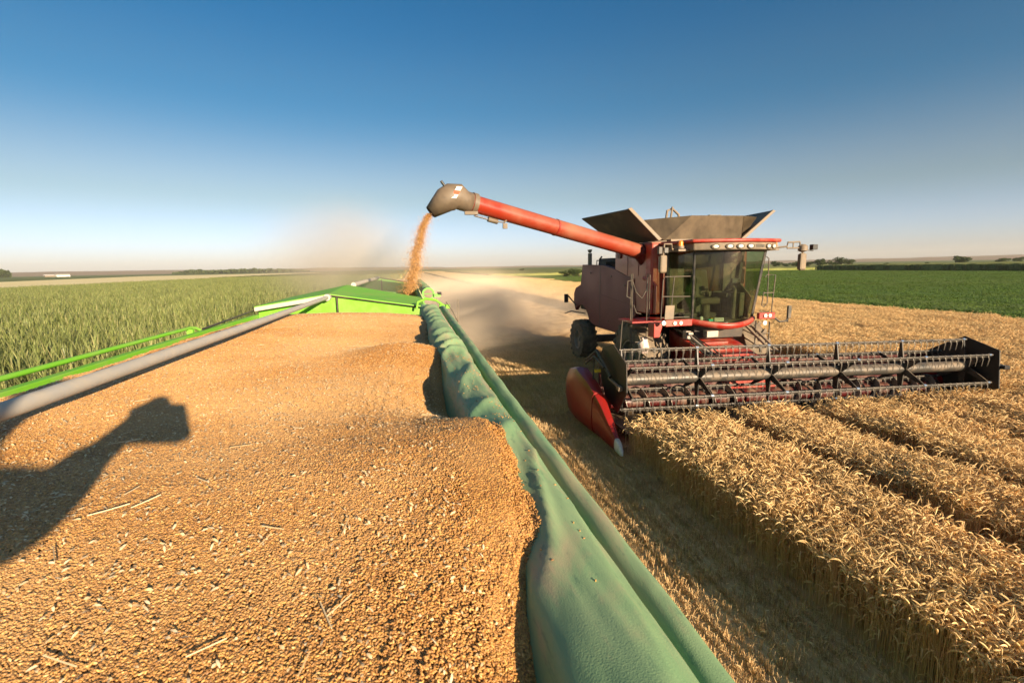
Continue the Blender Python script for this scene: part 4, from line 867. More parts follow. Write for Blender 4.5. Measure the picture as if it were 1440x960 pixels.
for k in range(7):
    u = 0.655 + k * 0.018; x = 6.62 + 2.28 * u; y = 10.22 + 0.30 * (2 * u - 1) ** 2; gm.box((x - 0.012, y - 0.008, 3.865), (x + 0.012, y + 0.01, 3.93))
gm.build('roof_letter_marks', 'cab_trim', rfo)  # dark strokes in place of the blurred lettering on the roof front
for x, y in ((6.42, 10.75), (9.02, 10.75)):
    b = MB(); b.lathe([(0, 0.065), (0.10, 0.06), (0.125, 0.04), (0.13, 0)], (x, y, 3.93), 'Z', 20); bc = b.build('beacon', 'amber', H0, smooth='auto')
    b = MB(); b.lathe([(-0.06, 0.085), (0.0, 0.085), (0.0, 0)], (x, y, 3.93), 'Z', 20); b.build('beacon_base', 'tan_metal', bc, smooth='auto')
for q0, q1 in (((6.35, 10.72, 3.80), (6.75, 11.2, 3.86)), ((8.85, 10.72, 3.80), (9.15, 11.2, 3.87))): MB().box(q0, q1).build('roof_bracket', 'tan_metal', H0, bevel=0.01)
# mirrors
def mirror(x, y, arm, z0=3.29):
    b = MB(); b.tube(arm, 0.022, 8); m = b.build('mirror', 'tan_metal', H0, smooth='auto')
    b = MB(); b.box((x - 0.095, y - 0.05, z0), (x + 0.095, y + 0.06, z0 + 0.43)); b.build('mirror_head', 'visor', m, bevel=0.045)
    b = MB(); b.box((x - 0.08, y + 0.061, z0 + 0.03), (x + 0.08, y + 0.066, z0 + 0.40)); b.build('mirror_glass', 'chrome', m)
    return m
m1 = mirror(9.73, 10.6, [(9.0, 10.75, 3.86), (9.3, 10.65, 3.89), (9.32, 10.65, 3.99), (9.62, 10.6, 4.0), (9.64, 10.6, 3.9), (9.73, 10.6, 3.72)])
b = MB(); b.tube([(9.3, 10.65, 3.85), (9.6, 10.6, 3.85)], 0.02, 8); b.tube([(9.45, 10.62, 3.85), (9.45, 10.62, 4.0)], 0.015, 8); b.lathe([(-0.1, 0.02), (-0.06, 0.11), (0.05, 0.11), (0.1, 0.05), (0.1, 0)], (9.72, 10.6, 3.84), 'Z', 16); b.build('mirror_arm', 'tan_metal', m1, smooth='auto')
b = MB(); b.box((9.93, 10.5, 3.80), (10.07, 10.62, 3.93)); b.tube([(9.75, 10.6, 3.8), (10.0, 10.56, 3.78)], 0.015, 8); b.build('work_light', 'black_paint', m1, bevel=0.02)
m2 = mirror(6.0, 10.8, [(6.5, 10.9, 3.84), (6.25, 10.85, 3.86), (6.22, 10.82, 3.98), (6.02, 10.8, 3.98), (6.0, 10.8, 3.72)])
b = MB(); b.box((5.86, 10.76, 3.74), (5.96, 10.86, 3.92)); b.box((6.0, 10.76, 3.76), (6.12, 10.86, 3.9)); b.build('work_light', 'black_paint', m2, bevel=0.015)
# interior
se = MB(); se.box((7.35, 11.25, 2.45), (7.95, 11.8, 2.62)); seat = se.build('seat', 'seat_cloth', H0, bevel=0.06)
MB().hexa([(7.37, 11.72, 2.6), (7.93, 11.72, 2.6), (7.93, 11.86, 2.6), (7.37, 11.86, 2.6), (7.42, 11.82, 3.35), (7.88, 11.82, 3.35), (7.88, 11.92, 3.35), (7.42, 11.92, 3.35)]).build('backrest', 'seat_cloth', seat, bevel=0.06)
MB().tube([(7.65, 11.5, 2.08), (7.65, 11.5, 2.45)], 0.12, 12).build('seat_post', 'interior', seat)
MB().box((7.98, 11.1, 2.62), (8.12, 11.7, 2.74)).build('armrest', 'interior', seat, bevel=0.03)
sw = MB(); c = Vector((8.12, 11.05, 2.92)); nrm_ = Vector((-0.25, 0.55, 0.8)).normalized(); ux = nrm_.orthogonal().normalized(); uy = nrm_.cross(ux)
sw.tube([c + (ux * math.cos(a) + uy * math.sin(a)) * 0.19 for a in np.linspace(0, 6.283, 25)], 0.016, 8, cap=False)
for a in (0.3, 2.4, 4.5): sw.tube([c, c + (ux * math.cos(a) + uy * math.sin(a)) * 0.19], 0.012, 6)
swo = sw.build('steering_wheel', 'black_paint', H0, smooth='auto')
MB().tube([c, c - nrm_ * 0.1, Vector((8.0, 10.85, 2.1))], [0.03, 0.04, 0.06], 10).build('steering_column', 'interior', swo, smooth='auto')
MB().box((7.98, 10.9, 3.0), (8.14, 10.94, 3.12)).build('monitor', 'black_paint', H0, bevel=0.01)
MB().box((8.3, 11.0, 2.08), (8.45, 11.5, 2.75)).build('console', 'interior', H0, bevel=0.03)
MB().hexa([(8.50, 10.95, 2.1), (8.54, 10.95, 2.1), (8.76, 11.85, 2.1), (8.70, 11.85, 2.1), (8.60, 10.95, 2.62), (8.64, 10.95, 2.62), (8.82, 11.85, 3.1), (8.76, 11.85, 3.1)]).build('added_side_panel', 'interior', H0)  # added panel, closes off the bright field so the cab looks dark inside
# things lying on the cab floor behind the windscreen, each its own
def item(name, a, b_, m, label, cat, bev=0.01, grp=None):
    o = MB().box(a, b_).build(name, m, None, bevel=bev); return tag(o, label, cat, grp)
item('cap', (7.22, 10.60, 2.10), (7.42, 10.72, 2.17), 'sensor_yellow', 'yellow cap lying behind the windscreen of the harvester cab', 'cap', 0.03)
item('box', (7.15, 10.58, 2.085), (7.28, 10.66, 2.15), 'teal', 'teal box at the bottom of the harvester windscreen', 'box')
ph = MB(); ph.box((7.30, 10.56, 2.085), (7.55, 10.60, 2.175)); ph = ph.build('note_card', 'white_paint', None); tag(ph, 'white checked card leaning inside the harvester windscreen', 'card')
lines = MB()
for k in range(6):
    for j in range(2): lines.box((7.315 + k * 0.038, 10.556, 2.10 + j * 0.035), (7.335 + k * 0.038, 10.559, 2.118 + j * 0.035))
lines.build('printed_row', 'interior', ph)
item('bottle', (7.00, 10.70, 2.10), (7.09, 10.78, 2.21), 'white_paint', 'small white bottle in the left corner of the harvester cab', 'bottle', 0.03)
# --- platform, lights and rails
b = MB(); b.box((5.35, 11.05, 2.06), (6.84, 11.9, 2.11)); b.build('platform', 'red_dusty', H0, bevel=0.01)
b = MB(); b.box((5.95, 10.50, 2.02), (6.66, 10.60, 2.18)); b.hexa([(5.7, 10.6, 1.75), (5.85, 10.6, 1.75), (5.85, 10.9, 1.75), (5.7, 10.9, 1.75), (5.7, 10.6, 2.1), (5.95, 10.6, 2.1), (5.95, 10.9, 2.1), (5.7, 10.9, 2.1)]); lbx = b.build('light_bar', 'red_bright', H0, bevel=0.015)
b = MB(); b.box((8.52, 10.52, 2.10), (8.98, 10.62, 2.26)); lbr = b.build('light_bar', 'red_bright', H0, bevel=0.015)
for par, x, z in ((lbx, 6.18, 2.10), (lbx, 6.34, 2.10), (lbr, 8.68, 2.19), (lbr, 8.81, 2.19)):
    b = MB(); b.lathe([(0.0, 0.045), (-0.03, 0.045), (-0.035, 0)], (x, 10.50 if par is lbx else 10.52, z), 'Y', 16); b.build('headlight', 'lamp_glass', par, smooth='auto')
b = MB(); b.lathe([(0.05, 0.03), (0.02, 0.055), (-0.03, 0.055), (-0.04, 0)], (5.86, 10.45, 2.12), 'Y', 16); b.build('headlight', 'lamp_glass', lbx, smooth='auto')
def rail(name, paths, r=0.014, m='rail_metal'):
    b = MB()
    for p in paths: b.tube(p, r, 8)
    return b.build(name, m, H0, smooth='auto')
rail('cab_railing', [[(6.01, 10.85, 2.15), (6.05, 10.85, 3.12), (6.09, 10.85, 3.20), (6.90, 10.85, 3.20), (6.96, 10.85, 3.13), (6.88, 10.85, 2.2), (6.02, 10.85, 2.2)], [(6.03, 10.85, 2.72), (6.92, 10.85, 2.70)], [(6.35, 10.86, 3.2), (6.27, 10.86, 2.2)]])
MB().plate([(6.10, 10.82, 2.16), (6.34, 10.82, 2.16), (6.36, 10.82, 2.50), (6.12, 10.82, 2.50)], (0, 0.012, 0)).build('plate', 'visor', H0)
rail('ladder_railing', [[(5.46, 11.3, 1.3), (5.46, 11.3, 3.28), (5.47, 11.4, 3.28), (5.47, 11.4, 1.5)], [(5.86, 11.3, 1.4), (5.87, 11.3, 3.28)], [(5.93, 11.3, 2.1), (5.93, 11.3, 3.25)], [(5.46, 11.3, 3.12), (5.33, 11.3, 3.10), (5.31, 11.3, 2.72), (5.44, 11.3, 2.66)],
                        [(5.46, 11.3, 3.1), (5.56, 11.3, 2.82), (5.72, 11.3, 2.66), (5.84, 11.3, 2.86), (5.87, 11.3, 3.1)], [(5.5, 11.3, 2.5), (5.58, 11.3, 2.3), (5.7, 11.3, 2.27)], [(5.46, 11.3, 2.1), (5.2, 11.3, 2.12), (5.15, 11.3, 1.3)], [(5.46, 11.3, 1.55), (5.86, 11.3, 1.55)], [(5.46, 11.3, 1.85), (5.86, 11.3, 1.85)]])
rail('side_railing', [[(9.02, 11.0, 3.65), (9.09, 11.0, 3.6), (9.12, 11.0, 2.45), (9.02, 11.0, 2.36), (8.96, 11.0, 2.4), (9.0, 11.0, 2.75)], [(9.0, 11.0, 3.12), (9.07, 11.0, 3.19), (9.32, 11.0, 3.18), (9.26, 11.0, 2.2), (8.9, 11.0, 2.25)], [(9.0, 11.0, 2.72), (9.28, 11.0, 2.72)]], 0.014, 'cab_trim')
rail('signal_arm', [[(8.95, 10.56, 2.15), (9.1, 10.5, 2.02), (9.28, 10.5, 2.03), (9.33, 10.5, 2.1)], [(9.33, 10.5, 2.0), (9.33, 10.5, 2.15)]], 0.022, 'black_paint')
MB().box((9.30, 10.46, 2.1), (9.40, 10.52, 2.42)).build('signal_light', 'cab_trim', H0, bevel=0.015)
rail('ladder_frame', [[(8.62, 10.75, 2.05), (8.62, 10.75, 1.35), (9.02, 10.75, 1.35), (9.02, 10.75, 2.0)], [(8.62, 10.75, 1.7), (9.02, 10.75, 1.7)]], 0.018)
MB().lathe([(0.03, 0.04), (-0.02, 0.06), (-0.03, 0)], (8.83, 10.7, 1.98), 'Y', 14).build('headlight', 'lamp_glass', H0, smooth='auto')
# bag tied by the steps: a thing of its own
bg_ = MB(); bg_.lathe([(-0.20, 0.0), (-0.19, 0.09), (-0.08, 0.135), (0.06, 0.125), (0.13, 0.07), (0.18, 0.10), (0.20, 0.09)], (5.62, 10.95, 1.52), 'Z', 18)
bg_.v = [(x + 0.02 * math.sin(z * 31), y + 0.02 * math.sin(x * 47 + z * 20), z) for x, y, z in bg_.v]; bgo = bg_.build('plastic_bag', 'plastic_bag', None, smooth=True); tag(bgo, 'pinkish white plastic bag hanging beside the front wheel of the harvester', 'bag')
# --- belly behind header, hoses, feeder house
b = MB(); b.hexa([(6.98, 10.9, 1.62), (8.35, 10.9, 1.62), (8.5, 11.9, 1.62), (6.98, 11.9, 1.62), (7.0, 10.95, 1.97), (8.42, 10.95, 1.97), (8.5, 11.9, 1.97), (7.0, 11.9, 1.97)]); b.build('underbody', 'under', H0, bevel=0.02)
MB().box((7.10, 10.55, 1.70), (7.42, 10.72, 1.86)).build('control_box', 'grey_metal', H0, bevel=0.01)
fh = MB(); fh.hexa([(6.85, 9.45, 0.42), (8.25, 9.45, 0.42), (8.35, 11.9, 1.0), (6.85, 11.9, 1.0), (6.85, 9.45, 1.08), (8.25, 9.45, 1.08), (8.35, 11.9, 1.75), (6.85, 11.9, 1.75)]); fho = fh.build('feeder_house', 'red_bright', H0, bevel=0.02)
for k in range(5):
    y = 9.75 + k * 0.36; z = 1.085 + (y - 9.45) * 0.2735; MB().box((6.83, y, z), (8.0 - 0.03 * k, y + 0.16, z + 0.07)).build('feeder_rib', 'red_bright', fho, bevel=0.015)
hz_ = MB()
for k in range(9):
    x = 6.68 + 0.04 * k; ph_ = k * 1.3; hz_.tube([(x, 11.6, 1.9), (x + 0.05 * math.sin(ph_), 10.9, 1.72 + 0.05 * math.cos(ph_)), (x + 0.1 + 0.08 * math.sin(ph_ * 2), 10.4, 1.45), (x + 0.22, 9.9, 1.25)], 0.017, 6)
hz_.build('hydraulic_hoses', 'black_paint', H0, smooth='auto')
b = MB(); b.box((6.62, 10.7, 1.66), (6.76, 10.85, 1.86)); b.lathe([(-0.06, 0.05), (0.06, 0.05)], (6.7, 10.65, 1.80), 'X', 10); b.tube([(6.68, 10.6, 1.75), (6.88, 10.2, 1.45), (6.95, 10.1, 1.36)], 0.03, 8); b.build('coupler', 'grey_metal', H0, bevel=0.01)
for k in range(2):
    x = 8.45 + k * 0.16; MB().tube([(x, 10.9, 1.9), (x + 0.15, 10.1, 1.35)], 0.035, 8).build('lift_cylinder', 'tan_metal', H0, smooth='auto')
# --- header with reel
HX0, HX1 = 3.95, 12.28
def hs(p): x, y, z = p; return Vector((x, y - 0.0444 * (x - HX0), z - 0.0151 * (x - HX0)))
class HB(MB):
    def build(s, *a, **k): s.v = [tuple(hs(p)) for p in s.v]; return MB.build(s, *a, **k)
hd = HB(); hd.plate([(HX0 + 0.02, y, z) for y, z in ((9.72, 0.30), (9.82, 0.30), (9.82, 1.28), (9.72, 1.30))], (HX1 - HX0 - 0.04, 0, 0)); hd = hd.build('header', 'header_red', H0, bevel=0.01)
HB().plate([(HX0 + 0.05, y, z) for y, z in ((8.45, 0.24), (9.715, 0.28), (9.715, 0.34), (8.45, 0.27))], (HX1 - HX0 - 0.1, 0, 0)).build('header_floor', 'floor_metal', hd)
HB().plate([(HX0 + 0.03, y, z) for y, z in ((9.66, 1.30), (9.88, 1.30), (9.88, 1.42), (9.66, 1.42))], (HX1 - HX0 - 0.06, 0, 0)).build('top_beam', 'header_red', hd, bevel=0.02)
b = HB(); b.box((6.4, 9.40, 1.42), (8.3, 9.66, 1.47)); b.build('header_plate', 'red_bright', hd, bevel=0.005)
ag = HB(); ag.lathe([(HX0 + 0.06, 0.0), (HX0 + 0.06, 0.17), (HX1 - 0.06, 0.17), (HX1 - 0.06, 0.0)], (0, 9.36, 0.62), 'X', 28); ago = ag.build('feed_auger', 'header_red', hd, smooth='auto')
# helical flighting: left and right handed, meeting in the middle
for s, xa, xb in ((1, HX0 + 0.1, 6.9), (-1, 8.1, HX1 - 0.1)):
    fg = HB(); n = int((xb - xa) / 0.5 * 28); 
    fg.grid(lambda u, v: Vector((xa + (xb - xa) * v, 9.36 + (0.165 + 0.15 * u) * math.cos(s * (xb - xa) * v / 0.5 * 6.283), 0.62 + (0.165 + 0.15 * u) * math.sin(s * (xb - xa) * v / 0.5 * 6.283))), 2, n)
    fg.build('flighting', 'grey_metal', ago, solid=0.008, fix=False)
cb = HB()
for k in range(110):
    x = HX0 + 0.1 + k * (HX1 - HX0 - 0.2) / 109; cb.add([(x - 0.02, 8.45, 0.25), (x + 0.02, 8.45, 0.25), (x, 8.32, 0.23), (x, 8.45, 0.28)], [(0, 1, 2), (0, 2, 3), (1, 3, 2), (0, 3, 1)])
cb.box((HX0 + 0.05, 8.43, 0.235), (HX1 - 0.05, 8.50, 0.268)); cb.build('cutter_bar', 'grey_metal', hd)
RY, RZ, RR, RT = 8.80, 1.236, 0.60, math.radians(34)
rl_ = HB(); rl_.lathe([(HX0 + 0.05, 0), (HX0 + 0.05, 0.115), (HX1 - 0.05, 0.115), (HX1 - 0.05, 0)], (0, RY, RZ), 'X', 8 if False else 24); rto = rl_.build('reel_tube', 'reel_tube_metal', hd, smooth='auto')
spx = [HX0 + 0.1] + [HX0 + 0.1 + k * (HX1 - HX0 - 0.2) / 5 for k in range(1, 5)] + [HX1 - 0.1]
for i, x in enumerate(spx):
    b = HB()
    for k in range(6):
        a = RT + rad(60 * k); t = Vector((0, -math.cos(a), math.sin(a))); n_ = Vector((0, math.sin(a), math.cos(a)))
        c = Vector((x, RY, RZ)); w0, w1 = 0.075, 0.022
        b.hexa([c + t * 0.10 - n_ * w0 + Vector((-.012, 0, 0)), c + t * 0.10 + n_ * w0 + Vector((-.012, 0, 0)), c + t * 0.10 + n_ * w0 + Vector((.012, 0, 0)), c + t * 0.10 - n_ * w0 + Vector((.012, 0, 0)),
                c + t * RR - n_ * w1 + Vector((-.012, 0, 0)), c + t * RR + n_ * w1 + Vector((-.012, 0, 0)), c + t * RR + n_ * w1 + Vector((.012, 0, 0)), c + t * RR - n_ * w1 + Vector((.012, 0, 0))])
    b.lathe([(-0.02, 0.0), (-0.02, 0.145), (0.02, 0.145), (0.02, 0.0)], (x, RY, RZ), 'X', 20)
    b.build('reel_spider', 'black_paint', hd)
for k in range(6):
    a = RT + rad(60 * k); y, z = RY - RR * math.cos(a), RZ + RR * math.sin(a)
    b = HB(); b.tube([(HX0 + 0.06, y, z), (HX1 - 0.02, y, z)], 0.020, 10)
    for q in range(52): x = HX0 + 0.16 + q * (HX1 - HX0 - 0.3) / 51; b.tube([(x - 0.018, y, z), (x + 0.022, y, z)], 0.027, 8)
    bat = b.build('reel_bat', 'bat_metal', hd, smooth='auto')
    b = HB(); c_ = HB(); n = 52
    for q in range(n):
        x = HX0 + 0.16 + q * (HX1 - HX0 - 0.3) / (n - 1); jx = rng.normal(0, 0.006)
        b.tube([(x - 0.012, y - 0.012, z), (x - 0.004 + jx * .3, y - 0.034, z - 0.09), (x + jx, y - 0.012, z - 0.24)], [0.0045, 0.004, 0.003], 5)
        b.tube([(x + 0.022, y - 0.010, z + 0.01), (x + 0.016 + jx * .3, y - 0.03, z - 0.085), (x + 0.012 + jx, y - 0.012, z - 0.23)], [0.004, 0.0035, 0.003], 4)
    b.build('tines', 'tine', bat, smooth='auto')
    b = HB(); b.tube([(HX0 + 0.10, y + 0.03, z - 0.045), (HX1 - 0.08, y + 0.03, z - 0.045)], 0.012, 6); b.build('bat_rail', 'bat_metal', bat, smooth='auto')
    for x in spx[1:]: b = HB(); b.lathe([(-0.03, 0), (-0.03, 0.034), (0.03, 0.034), (0.03, 0)], (x, y, z), 'X', 8); b.build('bat_bearing', 'chrome', bat)
# end shields
hexs = [(9.40, 1.82), (8.87, 1.95), (8.26, 1.66), (8.22, 1.12), (8.60, 0.62), (9.24, 0.80), (9.60, 1.35)]
b = HB(); b.plate([(HX0 - 0.055, y, z) for y, z in hexs], (0.025, 0, 0)); sh = b.build('end_shield', 'shield_black', hd, bevel=0.006)
b = HB(); b.tube([(HX0 - 0.10, 8.95, 1.25), (HX0 - 0.10, 8.42, 1.17)], 0.030, 4); b.tube([(HX0 - 0.10, 8.50, 1.17), (HX0 - 0.10, 8.38, 1.15)], 0.055, 4); b.build('reel_arm', 'tan_metal', sh)
hexr = [(9.95, 1.30), (9.35, 1.66), (8.92, 1.90), (8.22, 1.68), (8.14, 0.86), (8.55, 0.66), (9.5, 0.60)]
b = HB(); b.plate([(HX1 + 0.03, y, z) for y, z in hexr], (0.03, 0, 0)); sh = b.build('end_shield', 'shield_black', hd, bevel=0.006)
b = HB(); b.box((HX1 + 0.06, 8.1, 1.28), (HX1 + 0.2, 8.3, 1.36)); b.build('shield_bracket', 'black_paint', sh, bevel=0.01)
# lift arms and hoses next to the left divider
b = HB(); b.tube([(HX0 - 0.16, 10.05, 1.42), (HX0 - 0.14, 9.5, 1.72), (HX0 - 0.13, 8.8, 1.30)], 0.035, 8); b.tube([(HX0 - 0.20, 10.0, 1.35), (HX0 - 0.22, 9.45, 1.62), (HX0 - 0.18, 9.0, 1.45)], 0.022, 8); b.tube([(HX0 - 0.25, 9.4, 1.6), (HX0 - 0.25, 9.4, 1.1)], 0.018, 8); b.tube([(HX0 - 0.25, 9.4, 1.15), (HX0 - 0.25, 9.4, 0.75)], 0.035, 8); b.build('lift_arm', 'black_paint', hd, smooth='auto')
MB().box((3.70, 9.3, 1.3), (3.82, 9.36, 1.36)).build('reflector', 'sensor_yellow', hd)
def divider(x, s, par):
    # rear body: swollen shroud
    b = HB()
    rows = [(10.55, 0.35, 1.00, 0.34), (10.35, 0.16, 1.20, 0.46), (9.9, 0.10, 1.30, 0.50), (9.3, 0.10, 1.14, 0.44), (8.9, 0.11, 0.98, 0.36)]
    def sect(y, z0, z1, w):
        out = []; 
        for q in range(16):
            a = 2 * math.pi * q / 16; cx = math.copysign(abs(math.cos(a)) ** 0.6, math.cos(a)); cz = math.copysign(abs(math.sin(a)) ** 0.75, math.sin(a))
            out.append((x - s * 0.02 + w / 2 * cx * (0.75 if cx * s > 0 else 1.1), y, (z0 + z1) / 2 + (z1 - z0) / 2 * cz))
        return out
    for r in rows: b.v += sect(*r)
    b.f = [(i * 16 + q, i * 16 + (q + 1) % 16, (i + 1) * 16 + (q + 1) % 16, (i + 1) * 16 + q) for i in range(len(rows) - 1) for q in range(16)] + [tuple(range(16)), tuple(range((len(rows) - 1) * 16, len(rows) * 16))]
    o = b.build('crop_divider', 'red_dusty', par, smooth='auto')
    b = HB(); rows = [(8.87, 0.12, 0.95, 0.34), (8.6, 0.12, 0.80, 0.27), (8.25, 0.11, 0.55, 0.21), (7.95, 0.10, 0.34, 0.135)]
    for r in rows: b.v += sect(*r)
    b.f = [(i * 16 + q, i * 16 + (q + 1) % 16, (i + 1) * 16 + (q + 1) % 16, (i + 1) * 16 + q) for i in range(len(rows) - 1) for q in range(16)] + [tuple(range(16)), tuple(range((len(rows) - 1) * 16, len(rows) * 16))]
    b.build('divider_nose', 'red_dusty', o, smooth='auto')
    b = HB(); rows = [(7.955, 0.095, 0.345, 0.14), (7.85, 0.085, 0.29, 0.12), (7.76, 0.08, 0.21, 0.085), (7.71, 0.09, 0.15, 0.04)]
    for r in rows: b.v += sect(*r)
    b.f = [(i * 16 + q, i * 16 + (q + 1) % 16, (i + 1) * 16 + (q + 1) % 16, (i + 1) * 16 + q) for i in range(len(rows) - 1) for q in range(16)] + [tuple(range(16)), tuple(range((len(rows) - 1) * 16, len(rows) * 16))]
    b.build('divider_tip', 'white_paint', o, smooth='auto')
divider(3.58, -1, hd); divider(HX1 + 0.28, 1, hd)

# ------------------------------------------------------------------ bushes on the horizon
def tree_proto(name, seed, label, open_=False):
    r = np.random.default_rng(seed); t = thing(name, (0, 0, 0), label, 'tree', 'bushy trees on the horizon')
    tb = TB(); cl = [(r.normal(0, 0.95), r.normal(0, 0.95), r.uniform(1.4, 3.6), r.uniform(0.5, 1.0)) for _ in range(16)]
    for (x, y, z, rr) in cl:
        for k in range(110 if not open_ else 60):
            d_ = r.normal(0, 1, 3); d_ /= np.linalg.norm(d_); c = np3(x, y, z) + d_ * rr * r.uniform(0.6, 1.05) * np3(1.2, 1.2, 0.85); a_ = r.normal(0, 1, 3); b_ = np.cross(a_, d_ + r.normal(0, .5, 3)); s_ = 0.16
            a_ *= s_ / np.linalg.norm(a_); b_ *= s_ * 0.7 / (np.linalg.norm(b_) + 1e-6); tb.add(([tuple(c - a_), tuple(c - b_), tuple(c + a_), tuple(c + b_)], [(0, 1, 2, 3)]), 0)
    o = bpy.data.objects.new('crown', tb.mesh('crown', ['tree_leaf'])); COL.objects.link(o); o.parent = t
    b = MB(); b.tube([(0, 0, 0), (0.05, 0, 1.2), (0.0, 0.1, 2.4)], [0.22, 0.16, 0.08], 8)
    for k in range(5): a = k * 1.26; b.tube([(0.03, 0, 1.1), (0.8 * math.cos(a), 0.8 * math.sin(a), 2.3)], [0.1, 0.04], 6)
    b.build('trunk', 'bark', t, smooth='auto'); return t
protos = []
camM = cam.matrix_world.copy()
def bearing(px): return math.atan((px - 720) / 680) + rad(11.76)
TL = [(1088, 330, 1.5, 'wide dark bush just right of the cab mirror rail'), (1102, 340, 1.0, 'low pale bush between two dark bushes behind the cab'), (1118, 330, 1.35, 'dark bush half hidden behind the right hand mirror'), (1135, 330, 1.25, 'rounded bush directly right of the hanging mirror'), (1150, 320, 1.75, 'large dark rounded tree right of the harvester mirror'), (1168, 350, 1.1, 'low bush left of the tall open tree'), (1179, 330, 1.9, 'tall loose topped tree right of the mirror'), (1192, 330, 1.5, 'two lobed small tree at the end of the row behind the mirror'),
      (1242, 420, 0.7, 'tiny bush midway along the right horizon'), (1300, 420, 0.7, 'tiny bush left of the lone round tree'), (1349, 360, 1.85, 'lone round pale tree on the right horizon'), (1406, 400, 1.3, 'flat bush near the right edge of the horizon'), (1425, 460, 1.5, 'small bush beneath the mast at the right edge'),
      (794, 150, 0.9, 'low bush left of the harvester exhaust'), (807, 150, 1.15, 'loose bush beside the rear of the harvester'), (815, 145, 1.1, 'bush touching the rear edge of the harvester'), (735, 330, 0.9, 'faint bush in the dust left of the harvester')]
for k in range(3): protos.append(tree_proto('bush_tree', 40 + k, 'x', k == 2))
used = set()
for i, (px, dist, sc1, lab) in enumerate(TL):
    pr = protos[2 if 'loose' in lab or 'two lobed' in lab else i % 2]
    if pr.name not in used: r_ = pr; used.add(pr.name)
    else:
        r_ = pr.copy(); COL.objects.link(r_)
        for ch in pr.children: c = ch.copy(); COL.objects.link(c); c.parent = r_
    a = bearing(px); r_.location = (math.sin(a) * dist, math.cos(a) * dist, -0.2); r_.scale = (sc1 * 1.0 * (0.9 + 0.15 * ((i * 7) % 3)), sc1 * 1.0, sc1 * 0.78); r_.rotation_euler = (0, 0, i * 1.7)
    if 'rear' in lab or 'exhaust' in lab: r_.scale = (0.8 * sc1, 0.8 * sc1, 0.62 * sc1)
    r_['label'] = lab
# distant woods on the left horizon: reads as one mass
wd = TB(); r = np.random.default_rng(77)
for k in range(5200):
    u = r.random(); px = 250 + 190 * u; dist = 1500 + r.uniform(-60, 60); a = bearing(px); h = 10 * (0.6 + 0.5 * float(vnoise(u * 40, 1.0)));
    h *= min(1, u * 6 + .2, (1 - u) * 5 + .2); c = np3(math.sin(a) * dist, math.cos(a) * dist, r.uniform(0, h) + 1); s_ = 2.6; a_ = r.normal(0, 1, 3); b_ = r.normal(0, 1, 3); a_ *= s_ / np.linalg.norm(a_); b_ *= s_ / np.linalg.norm(b_)
    wd.add(([tuple(c - a_), tuple(c - b_), tuple(c + a_), tuple(c + b_)], [(0, 1, 2, 3)]), 0)
for k in range(1200):
    px = -10 + 34 * r.random(); dist = 1200; a = bearing(px); c = np3(math.sin(a) * dist, math.cos(a) * dist, r.uniform(0, 9) + 2); a_ = r.normal(0, 1, 3) * 1.6; b_ = r.normal(0, 1, 3) * 1.6
    wd.add(([tuple(c - a_), tuple(c - b_), tuple(c + a_), tuple(c + b_)], [(0, 1, 2, 3)]), 0)
wo_ = bpy.data.objects.new('distant_wood', wd.mesh('distant_wood', ['tree_leaf'])); COL.objects.link(wo_); tag(wo_, 'dark belt of far woodland along the left horizon', 'wood', kind='stuff')
# farm sheds
def shed(px, dist, w, h, label, m):
    a = bearing(px); root = thing('farm_shed', (math.sin(a) * dist, math.cos(a) * dist, 0), label, 'shed', 'farm sheds on the left horizon'); root.rotation_euler = (0, 0, -a + 0.2)
    q = MB(); q.box((-w / 2, -6, 0), (w / 2, 6, h)); q.v = [tuple(Vector(v) + root.location) for v in q.v]; q.build('wall', m, root)
    q = MB(); q.plate([(-w / 2 - .4, -6.5, h), (-w / 2 - .4, 0, h + 2.2), (-w / 2 - .4, 6.5, h)], (w + .8, 0, 0)); q.v = [tuple(Vector(v) + root.location) for v in q.v]; q.build('roof', 'white_paint', root)
shed(97, 1300, 20, 2.8, 'long white roofed farm shed far away on the left horizon', 'white_paint'); shed(78, 1310, 14, 2.6, 'smaller grey farm shed left of the white roofed one', 'tan_metal')
a = bearing(1436); b = MB(); dx, dy = math.sin(a) * 1500, math.cos(a) * 1500
b.tube([(dx, dy, 0), (dx, dy, 42)], [1.0, 0.5], 6); b.box((dx - 1.5, dy - 1, 34), (dx + 1.5, dy + 1, 35.5)); tag(b.build('radio_mast', 'tan_metal'), 'thin radio mast on the hill at the right edge', 'mast')

# ------------------------------------------------------------------ photographer (only the shadow falls into the picture)
va = Vector((0.915, 0.404, 0)); vb = Vector((-0.093, 0.21, 0.973)); vt = to_sun
def SP(a, b_, t): return CAM + va * a + vb * b_ + vt * t
ph_root = thing('person', (-0.25, -0.62, 2.1), 'person in a dark shirt standing behind the trailer reaching a camera forward over the grain', 'person')
def skin(name, nodes, edges, m, parent, sub=2):
    off = Vector((0, 0, 0)); q = parent
    while q is not None: off += q.location; q = q.parent
    me = bpy.data.meshes.new(name); me.from_pydata([tuple(Vector(n[0]) - off) for n in nodes], edges, []); me.materials.append(MATS[m])
    o = bpy.data.objects.new(name, me); COL.objects.link(o); o.parent = parent
    md = o.modifiers.new('skin', 'SKIN'); md.use_smooth_shade = True
    sv = me.skin_vertices[0].data if me.skin_vertices else None
    if sv is None:
        bm = bmesh.new(); bm.from_mesh(me); bm.verts.layers.skin.verify(); bm.to_mesh(me); bm.free(); sv = me.skin_vertices[0].data
    for i, n in enumerate(nodes): sv[i].radius = (n[1], n[1]); sv[i].use_root = (i == 0)
    s_ = o.modifiers.new('sub', 'SUBSURF'); s_.levels = sub; s_.render_levels = sub
    return o
